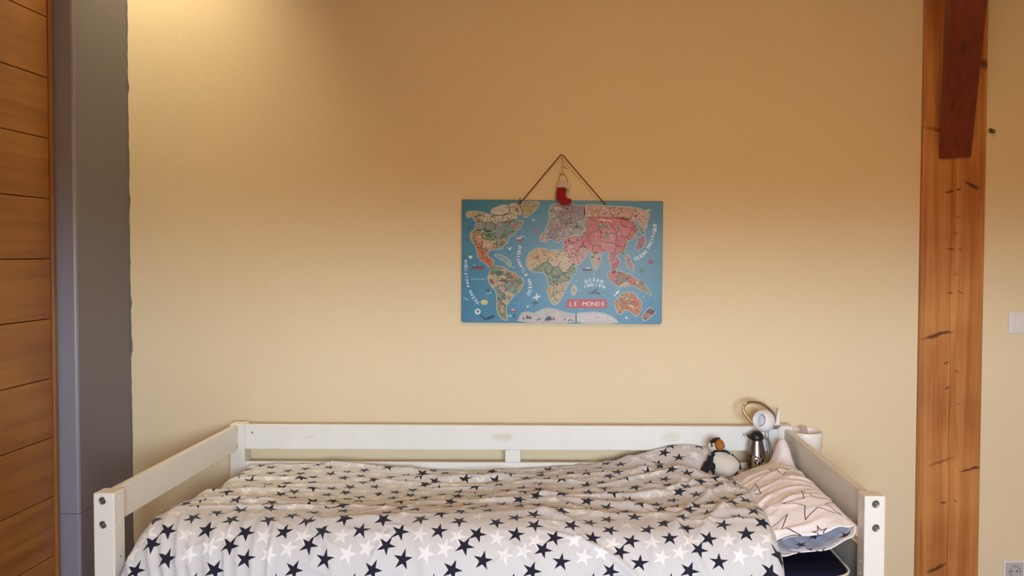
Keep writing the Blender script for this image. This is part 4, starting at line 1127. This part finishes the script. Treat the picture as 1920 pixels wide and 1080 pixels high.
PATCH = [((.17, .20, .10), 1133, 425, 13, 4, .1), ((.15, .24, .12), 1161, 425, 6, 2.4, 0), ((.66, .58, .42), 1134, 413, 19, 1.3, .06), ((.20, .24, .12), 1139, 442, 5, 6, 1.2), ((.45, .04, .03), 1130, 407, 30, 1.1, .02),
  ((.45, .04, .03), 1168, 408, 12, 1.0, .12), ((.55, .22, .10), 1128, 456, 9, 3, .1), ((.40, .03, .04), 1190, 431, 4.5, 7, 0), ((.15, .22, .10), 1168, 474, 5, 3, .3), ((.60, .52, .45), 1164, 402, 9, 1.6, .1),
  ((.24, .20, .24), 1060, 417, 10, 9, 0), ((.16, .24, .16), 1085, 424, 5, 4.5, 0), ((.20, .17, .21), 1046, 432, 6, 5, .4), ((.22, .30, .30), 1072, 436, 8, 3, .1), ((.62, .52, .48), 1048, 391, 9, 4, .1), ((.30, .20, .23), 1036, 424, 3, 5, .1),
  ((.06, .15, .11), 1044, 519, 8, 5, 0), ((.10, .20, .12), 1061, 516, 7, 5, .3), ((.58, .24, .05), 1030, 541, 4, 3.4, .5), ((.55, .34, .10), 1006, 480, 11, 6, -.5), ((.66, .52, .36), 1048, 483, 14, 6, .05), ((.35, .10, .06), 1007, 483, 3.4, 2.4, 0), ((.20, .27, .10), 1014, 502, 12, 2.6, .05), ((.18, .26, .12), 1038, 553, 4, 4, 0),
  ((.05, .12, .10), 938, 512, 8, 5, -.3), ((.10, .17, .11), 955, 517, 10, 5, .5), ((.06, .14, .12), 947, 525, 9, 3, .6), ((.16, .22, .09), 974, 529, 4.5, 6, .4), ((.45, .04, .03), 962, 530, 4, 3, 0), ((.55, .42, .30), 942, 542, 5, 9, -.5), ((.45, .07, .05), 922, 527, 3, 6, -.5), ((.12, .18, .11), 945, 557, 5, 5, 0), ((.60, .50, .38), 943, 580, 4, 8, -.1), ((.09, .13, .13), 941, 569, 3.5, 2, 0),
  ((.07, .19, .08), 919, 440, 5, 5, 0), ((.18, .26, .12), 890, 440, 2.4, 6, 0), ((.62, .30, .15), 898, 450, 5, 6, .1), ((.66, .42, .34), 915, 459, 8, 4, 0), ((.26, .34, .36), 935, 434, 7, 5, .3), ((.12, .20, .14), 943, 442, 5, 3, -.4), ((.30, .34, .35), 912, 424, 12, 4, 0), ((.45, .20, .20), 961, 421, 5, 4, 0), ((.26, .36, .40), 944, 423, 9, 3, -.2),
  ((.66, .60, .52), 912, 408, 13, 2.2, .05), ((.30, .16, .14), 970, 394, 3.5, 4, 0), ((.50, .34, .12), 989, 394, 5, 4, .2), ((.55, .14, .08), 903, 474, 4, 6, .6),
  ((.45, .08, .03), 1170, 566, 8, 3.4, .6), ((.50, .10, .03), 1188, 566, 4, 6, .3), ((.66, .40, .24), 1181, 560, 9, 3, 0), ((.45, .40, .20), 1162, 578, 4, 4, 0), ((.62, .50, .28), 1186, 574, 8, 3, .3), ((.32, .10, .04), 1169, 516, 6, 4, .6), ((.20, .24, .17), 1167, 524, 9, 4, .5), ((.30, .17, .04), 1203, 530, 7, 3.6, .7), ((.62, .45, .32), 1196, 528, 3, 4, 0),
  ((.55, .06, .14), 1105, 449, 8, 6, .3), ((.60, .40, .40), 1071, 463, 6, 4, .6), ((.50, .05, .12), 1064, 453, 8, 2.4, 0), ((.60, .30, .32), 1080, 478, 4, 6, .2), ((.55, .04, .05), 1112, 430, 7, 8, .2), ((.10, .03, .04), 1226, 583, 4.5, 2.6, -.5)]
pb = bmesh.new(); pml = []; prr = random.Random(4)
for pi_, (c, x, y, rx_, ry_, an) in enumerate(PATCH):
    pml.append(mat('patch_print', (*c, 1), .32, mottle=.4, mscale=150))
    pts_ = []
    for k in range(12):
        q_ = 1+prr.uniform(-.28, .22); u_, v_ = rx_*q_*math.cos(2*PI*k/12), ry_*q_*math.sin(2*PI*k/12)
        pts_.append((x+u_*math.cos(an)-v_*math.sin(an), y+u_*math.sin(an)+v_*math.cos(an)))
    pts_ = [mp(*p_) for p_ in round_poly(pts_)]
    a_ = [pb.verts.new((x_, -.00223-pi_*1e-6, z_)) for x_, z_ in pts_]
    for t3 in tessellate_polygon([[Vector((x_, z_, 0)) for x_, z_ in pts_]]):
        try: f_ = pb.faces.new([a_[i] for i in t3]); f_.material_index = pi_
        except ValueError: pass
po_ = to_board(obj('printed_patches', pb, pml)); po_['kind'] = 'stuff'
# pictures on the sea and on the ice: boats, whales, birds, fish, a plane
def at_px(shape, x, y, s_, rot=0, flip=1):
    c, n_ = math.cos(rot), math.sin(rot); return [mp(x+(px*flip*c-py*n_)*s_, y+(px*flip*n_+py*c)*s_) for px, py in shape]
hull = [(-1, -.1), (1, -.1), (.8, .25), (-.8, .25)]; deck = [(-.6, -.4), (.4, -.4), (.5, -.1), (-.7, -.1)]; funnel = [(-.2, -.8), (.1, -.8), (.1, -.4), (-.2, -.4)]
whale = [(-1, -.6), (-.75, -.1), (-.3, .1), (.3, -.15), (.9, -.2), (1, 0), (.7, .25), (0, .4), (-.6, .35), (-.85, 0), (-1.1, -.2)]
fish = [(-1, -.4), (-.6, 0), (0, -.35), (.7, -.2), (1, 0), (.6, .25), (0, .3), (-.6, .1), (-1, .4)]
bird = [(-1, -.6), (-.2, -.1), (.9, -.7), (.3, .2), (.2, .7), (-.3, .3)]
plane = [(-1, -.1), (-.2, -.2), (.2, -.9), (.4, -.8), (.25, -.2), (.9, -.3), (1, .1), (.3, .15), (0, .9), (-.2, .8), (-.2, .15), (-1, .15)]
sail = [(-.1, -1), (.7, .2), (-.5, .2)]
pen = [(-.3, .6), (-.4, -.1), (-.1, -.7), (.2, -.6), (.35, .0), (.3, .6)]
turtle = [(-.9, -.6), (-.3, -.4), (.3, -.7), (.9, -.1), (.6, .5), (.2, .9), (-.1, .5), (-.7, .4), (-.5, -.1)]
SEA = {'dark': (.02, .07, .10), 'red': (.33, .035, .04), 'white': (.62, .72, .76), 'purple': (.14, .10, .22), 'green': (.06, .22, .18), 'yellow': (.55, .52, .20), 'navy': (.02, .03, .06), 'sky': (.22, .48, .60), 'magenta': (.28, .12, .26)}
items = [('red', hull, 896.5, 501.5, 12, 0, 1), ('navy', [(-1, -.1), (1, -.1), (1, .02), (-1, .02)], 896.5, 500.5, 12, 0, 1), ('white', deck, 889, 498.5, 4, .3, 1),
    ('red', hull, 974, 449.5, 8, 0, 1), ('white', deck, 974, 448.5, 8, 0, 1), ('red', funnel, 974, 448, 6, 0, 1), ('white', [(-1, -.1), (1, -.3), (1, 0), (-1, .1)], 979, 443.5, 5, 0, 1),
    ('purple', hull, 875, 447.5, 6, 0, 1), ('dark', whale, 879, 427, 5, -.5, 1), ('white', bird, 956, 466, 5, 0, 1), ('dark', fish, 955, 473, 4, .1, 1),
    ('green', turtle, 876.5, 475, 5.5, .6, 1), ('white', turtle, 882, 481.5, 4.5, 0, 1), ('navy', bird, 915, 544, 5, -.3, 1), ('sky', fish, 918, 549, 5, -.3, 1),
    ('yellow', [(math.cos(a_), .7*math.sin(a_)) for a_ in np.linspace(0, 5.8, 12)], 908.5, 566.5, 7, 0, 1), ('white', [(math.cos(a_), math.sin(a_)) for a_ in np.linspace(0, 5.8, 12)], 896, 584, 5.6, 0, 1),
    ('purple', turtle, 896, 583.5, 3.6, .3, 1), ('dark', whale, 916, 594, 13, -.12, 1), ('red', hull, 963, 583, 7, 0, 1), ('white', deck, 963, 582, 5, 0, 1), ('dark', bird, 965, 592.5, 6, 2.2, 1), ('sky', fish, 956, 592, 6, 0, 1),
    ('white', plane, 1006.5, 557, 8, -.2, 1), ('dark', plane, 1004, 568, 7, .2, 1), ('white', bird, 990, 574, 4, .3, 1), ('dark', fish, 969, 562, 3, 0, 1), ('white', bird, 1000.5, 412.5, 4, .4, 1),
    ('green', fish, 873, 554, 5, 0, 1), ('sky', fish, 874, 560, 5, .5, 1),
    ('navy', hull, 1101.5, 505, 9.5, 0, 1), ('red', [(-1, 0), (1, 0), (.9, .12), (-.9, .12)], 1101.5, 506.5, 9, 0, 1), ('white', deck, 1104, 504, 7, 0, 1), ('sky', [(-.2, -1), (.3, -.5), (.1, .2), (.2, 1), (-.2, .3), (0, -.4)], 1114, 513.5, 4.5, 0, 1),
    ('dark', whale, 1113, 546, 9, -.45, 1), ('dark', fish, 1121, 549.5, 7, .1, 1), ('green', turtle, 1204, 507, 7, 0, 1), ('red', hull, 1221, 492, 6, 0, 1), ('red', [(-.7, 0), (0, -1.2), (.8, 0)], 1221, 491.5, 6, 0, 1),
    ('white', sail, 1176, 598, 5.5, 0, 1), ('navy', [(-1, -.2), (1, -.2), (.7, .2), (-.7, .2)], 1176, 599, 3.6, 0, 1), ('white', fish, 1158, 549, 7, -.8, 1), ('dark', fish, 1183, 589, 2.4, 0, 1), ('dark', fish, 1222, 566, 3, .4, 1),
    ('sky', bird, 1208, 556, 3.5, 0, 1), ('sky', bird, 1198, 552, 3, 0, 1), ('yellow', plane, 1215, 394.5, 4.5, .3, 1), ('sky', plane, 1220, 395, 2.6, 0, 1), ('sky', bird, 1218, 385, 1.6, 0, 1),
    ('white', bird, 1082, 526, 2.2, 0, 1), ('sky', fish, 1076, 530, 3.2, .7, 1), ('sky', fish, 1089, 545, 3, -.5, 1), ('white', bird, 1090, 580, 1.8, 0, 1),
    ('sky', bird, 963, 501, 4, 0, 1), ('dark', whale, 1200, 427, 8, .95, 1), ('magenta', fish, 1004, 454, 4, 0, 1), ('magenta', turtle, 1006, 432, 6.5, .5, 1), ('magenta', fish, 1008, 455, 5, .6, 1)]
ice = [('navy', pen, 982.5, 596.5, 3.6, -.2, 1), ('dark', sail, 990, 596, 6.5, 0, 1), ('dark', sail, 995, 596.5, 5, 0, 1), ('navy', pen, 1009, 599, 3, .2, 1), ('navy', pen, 1013, 598, 3.4, -.2, 1), ('dark', [(-1, .5), (-.6, -.2), (0, -.6), (.6, -.3), (.7, .4)], 1030, 597, 8.5, 0, 1),
    ('red', [(-.6, .8), (-.7, -.6), (.6, -.8), (.6, .9)], 1039, 597.5, 3.4, 0, 1), ('dark', [(-.5, 0), (0, -1), (.6, .1)], 1032, 585.5, 1.6, 0, 1), ('navy', pen, 1060, 598.5, 3.4, .2, 1), ('navy', pen, 1068, 600, 3.0, .9, 1), ('navy', fish, 1073, 600, 3, .2, 1)]
for i in range(14): ice.append(('dark', [(-1, -.3), (1, -.3), (1, .3), (-1, .3)], 1051+i*2.0, 593.5-2.6*math.sin(PI*i/13), .75, 0, 1))
sea_mats = {}
def picture_part(name, its, y):
    global sea_mats
    bm = bmesh.new(); ml = []; ks = []
    for it in its:
        if it[0] not in ks: ks.append(it[0]); ml.append(sea_mats.setdefault(it[0], None) or sea_mats.__setitem__(it[0], mat('sea_print_'+it[0], (*SEA[it[0]], 1), .32)) or sea_mats[it[0]])
        pl = at_px(it[1], *it[2:5], rot=it[5], flip=it[6])
        a_ = [bm.verts.new((x, y-its.index(it)*2e-6, z)) for x, z in pl]
        for t3 in tessellate_polygon([[Vector((x, z, 0)) for x, z in pl]]):
            try: f_ = bm.faces.new([a_[i] for i in t3]); f_.material_index = ks.index(it[0])
            except ValueError: pass
    o = to_board(obj(name, bm, ml)); return o
for it_ in items: picture_part('sea_picture', [it_], -.0006-items.index(it_)*3e-6)
for it_ in ice[:11]: picture_part('ice_picture', [it_], -.0024)
picture_part('ice_lettering', ice[11:], -.0024)
# banner and lettering
bnr = [mp(1063.5, 560.5), mp(1139, 560.5), mp(1139, 577.5), mp(1063.5, 577.5)]
print_obj('title_banner', [bnr], mat('banner_print', (.44, .085, .11, 1), .35), -.0006)
M['ink'] = mat('white_ink', (.68, .80, .86, 1), .35); M['ink2'] = mat('cream_ink', (.80, .62, .60, 1), .35); M['ink3'] = mat('pale_blue_ink', (.36, .55, .66, 1), .35)
deps_bits = []
def glyph_mesh(ch, size, weight_=1):
    cu = bpy.data.curves.new('glyph', 'FONT'); cu.body = ch; cu.size = size; cu.align_x = 'CENTER'; cu.resolution_u = 3
    cu.offset = (0 if weight_ > 1 else size*.02)
    o = bpy.data.objects.new('glyph', cu); COL.objects.link(o)
    bpy.context.view_layer.update()
    me = bpy.data.meshes.new_from_object(o.evaluated_get(bpy.context.evaluated_depsgraph_get()))
    bpy.data.objects.remove(o); bpy.data.curves.remove(cu)
    return me
def lettering(name, text, path, size_px, m, y=-.0008, weight=1):
    """letters set one by one along a polyline given in photo pixels"""
    k = bw/pxw
    seg = [math.hypot(path[i+1][0]-path[i][0], path[i+1][1]-path[i][1]) for i in range(len(path)-1)]; tot = sum(seg)
    bm = bmesh.new(); n = len(text)
    for i, ch in enumerate(text):
        if ch == ' ': continue
        d = tot*(i+.5)/n; j = 0
        while j < len(seg)-1 and d > seg[j]: d -= seg[j]; j += 1
        f_ = d/seg[j]; x = path[j][0]+(path[j+1][0]-path[j][0])*f_; yy = path[j][1]+(path[j+1][1]-path[j][1])*f_
        # smooth direction
        dx, dy = path[j+1][0]-path[j][0], path[j+1][1]-path[j][1]; ang = math.atan2(-dy, dx)
        me = glyph_mesh(ch, size_px*k*1.35, weight)
        c = mp(x, yy)
        # text x -> along path, text y -> normal; shift so the letter is centred on the path
        M_ = Matrix.Translation((c[0], y, c[1])) @ Matrix.Rotation(-ang, 4, 'Y') @ Matrix.Translation((0, 0, -size_px*k*.48)) @ Matrix.Rotation(PI/2, 4, 'X')
        me.transform(M_); bm.from_mesh(me); bpy.data.meshes.remove(me)
    return to_board(obj(name, bm, m))
def arc_path(pts, n=6):
    out = []; m_ = len(pts)
    for i in range(m_-1):
        p0, p1, p2, p3 = [Vector(pts[min(max(i+j, 0), m_-1)]) for j in (-1, 0, 1, 2)]
        for t in np.linspace(0, 1, n, endpoint=False):
            v_ = .5*((2*p1)+(-p0+p2)*t+(2*p0-5*p1+4*p2-p3)*t*t+(-p0+3*p1-3*p2+p3)*t**3); out.append((v_.x, v_.y))
    out.append(tuple(pts[-1])); return out
lettering('title_lettering', 'LE MONDE', [(1067, 569.3), (1136, 569.3)], 8.5, M['ink2'], -.0010, 2)
lettering('ocean_lettering', 'OCÉAN', arc_path([(1096, 529), (1106, 525.5), (1115, 524.5), (1124, 525.5), (1133, 529)]), 6, M['ink'])
lettering('ocean_lettering', 'INDIEN', arc_path([(1094, 538.5), (1104, 534.5), (1115, 533), (1126, 534.5), (1136, 538.5)]), 6, M['ink'])
lettering('ocean_lettering', 'OCÉAN PACIFIQUE', arc_path([(1190, 485), (1199, 482), (1210, 473), (1217.5, 461), (1223, 448), (1227, 434), (1228, 419)]), 6.2, M['ink'])
lettering('ocean_lettering', 'OCÉAN PACIFIQUE', arc_path([(897, 569), (887, 556), (880, 541), (875.5, 524), (873.5, 505), (873.5, 486)]), 5.6, M['ink'])
lettering('ocean_lettering', 'OCÉAN ATLANTIQUE', arc_path([(990, 553), (995, 541), (993, 527), (985, 512), (977, 499), (972.5, 486), (973, 473), (976, 459)]), 5.8, M['ink'])
lettering('ocean_lettering', 'Équateur', [(883.5, 522.3), (911.5, 522.3)], 3.6, M['ink3'])
# faint purple scribble under the small compass
sc = bmesh.new()
prev = None
for i in range(26):
    x = 877+i*.95; yy = 596.5+1.1*math.sin(i*1.9)-i*.05
    p_ = (x, yy)
    if prev:
        a_ = [mp(prev[0], prev[1]-.45), mp(p_[0], p_[1]-.45), mp(p_[0], p_[1]+.45), mp(prev[0], prev[1]+.45)]
        sc.faces.new([sc.verts.new((x_, -.0007, z_)) for x_, z_ in a_])
    prev = p_
to_board(obj('small_lettering', sc, mat('purple_ink', (.16, .10, .28, 1), .4)))

# hanging cord, tied through the board
NAIL = at(1053, 291, YW-.016)
def local(v_):
    return board_inv @ Vector(v_)
bpy.context.view_layer.update()
board_inv = (Matrix.Translation(board.location) @ Matrix.Rotation(tilt, 4, 'Y')).inverted()
c0 = at(974.5, 382, YM-.003); c1 = at(1134.5, 383, YM-.003)
bm = bmesh.new()
add_tube(bm, [local(p_) for p_ in (c0, NAIL+Vector((-.003, -.002, .0015)), NAIL+Vector((.003, -.002, .0015)), c1)], .0021, 8)
for c_ in (c0, c1):
    bmesh.ops.create_uvsphere(bm, u_segments=10, v_segments=8, radius=.0036, matrix=Matrix.Translation(local(c_)))
add_tube(bm, [local(p_) for p_ in (c0+Vector((0, -.001, .002)), at(975.5, 376, YM-.006), at(975, 370.5, YM-.004))], .0020, 6)
to_board(obj('hanging_cord', bm, M['cord']))

nl = empty('nail', (NAIL.x, YW, NAIL.z)); tag(nl, 'small dark nail in the wall above the world map', 'nail')
bm = bmesh.new(); add_lathe(bm, [(0, 0), (.0012, 0), (.0012, .026), (.0034, .0262), (.0034, .0275), (0, .028)], (NAIL.x, YW-.0002, NAIL.z-.0005), (0, -1, .03), 12)
reparent(obj('shank', bm, M['bolt']), nl)

# Christmas stocking ornament
YS = YM-.020
sk0 = at(1055, 340, YS)
stk = empty('stocking_ornament', (sk0.x, YS, sk0.z)); tag(stk, 'tiny red felt stocking with white fluffy cuff hanging over the map', 'ornament')
def px_poly(pts, Yc): return [at(960+x/9.816, 280+y/9.816, Yc) for x, y in pts]
boot = [(835, 690), (1000, 690), (1000, 760), (985, 850), (1030, 905), (1085, 905), (1105, 950), (1085, 1005), (1030, 1030), (930, 1030), (860, 985), (815, 905), (812, 800)]
def puffy(poly3, depth, inset):
    """pillow-shaped solid from an outline in the XZ plane"""
    bm = bmesh.new(); n = len(poly3)
    cx_ = sum(p_.x for p_ in poly3)/n; cz_ = sum(p_.z for p_ in poly3)/n
    p2 = [(p_.x, p_.z) for p_ in poly3]
    rings = []
    Yc = poly3[0].y
    ins = [offset_poly(p2, -d_) for d_ in (0, inset*.35, inset)]
    for sgn in (-1,):
        rings = [[bm.verts.new((x, Yc+depth*.5, z)) for x, z in ins[2]], [bm.verts.new((x, Yc+depth*.38, z)) for x, z in ins[1]], [bm.verts.new((x, Yc, z)) for x, z in ins[0]],
                 [bm.verts.new((x, Yc-depth*.38, z)) for x, z in ins[1]], [bm.verts.new((x, Yc-depth*.5, z)) for x, z in ins[2]]]
    for A, B in zip(rings, rings[1:]):
        for k in range(n): bm.faces.new((A[k], A[(k+1) % n], B[(k+1) % n], B[k]))
    for rg, inn in ((rings[0], ins[2]), (rings[-1], ins[2])):
        for t3 in tessellate_polygon([[Vector((x, z, 0)) for x, z in inn]]):
            try: bm.faces.new([rg[i] for i in t3])
            except ValueError: pass
    bmesh.ops.recalc_face_normals(bm, faces=bm.faces); return bm
def smooth3(poly3, it=2):
    p2 = [(p_.x, p_.z) for p_ in poly3]; p2 = round_poly(p2, it); return [Vector((x, poly3[0].y, z)) for x, z in p2]
o = obj('boot', puffy(smooth3(px_poly(boot, YS)), .014, .0035), M['redfelt'], smooth=True); reparent(o, stk)
cuff = [(838, 600), (1010, 600), (1072, 625), (1080, 690), (1072, 760), (1030, 780), (1008, 715), (930, 705), (828, 712), (822, 650)]
o = obj('cuff', puffy(smooth3(px_poly(cuff, YS)), .019, .003), M['fluff'], smooth=True); reparent(o, stk)
bm = bmesh.new()
add_tube(bm, px_poly([(858, 615), (866, 540), (880, 480), (930, 462), (985, 490), (1012, 550), (1024, 612)], YS), .0014, 6, smooth_steps=4)
add_tube(bm, [at(1055, 327.5, YS), at(1055, 310, YS), at(1054.2, 300, YS+.004), NAIL+Vector((0, -.006, .001))], .0012, 6)
add_tube(bm, px_poly([(870, 430), (905, 460), (940, 470)], YS), .0012, 6); add_tube(bm, px_poly([(940, 320), (985, 325), (1020, 370)], YS), .0014, 6)
reparent(obj('hanging_loop', bm, M['twine'], smooth=True), stk)
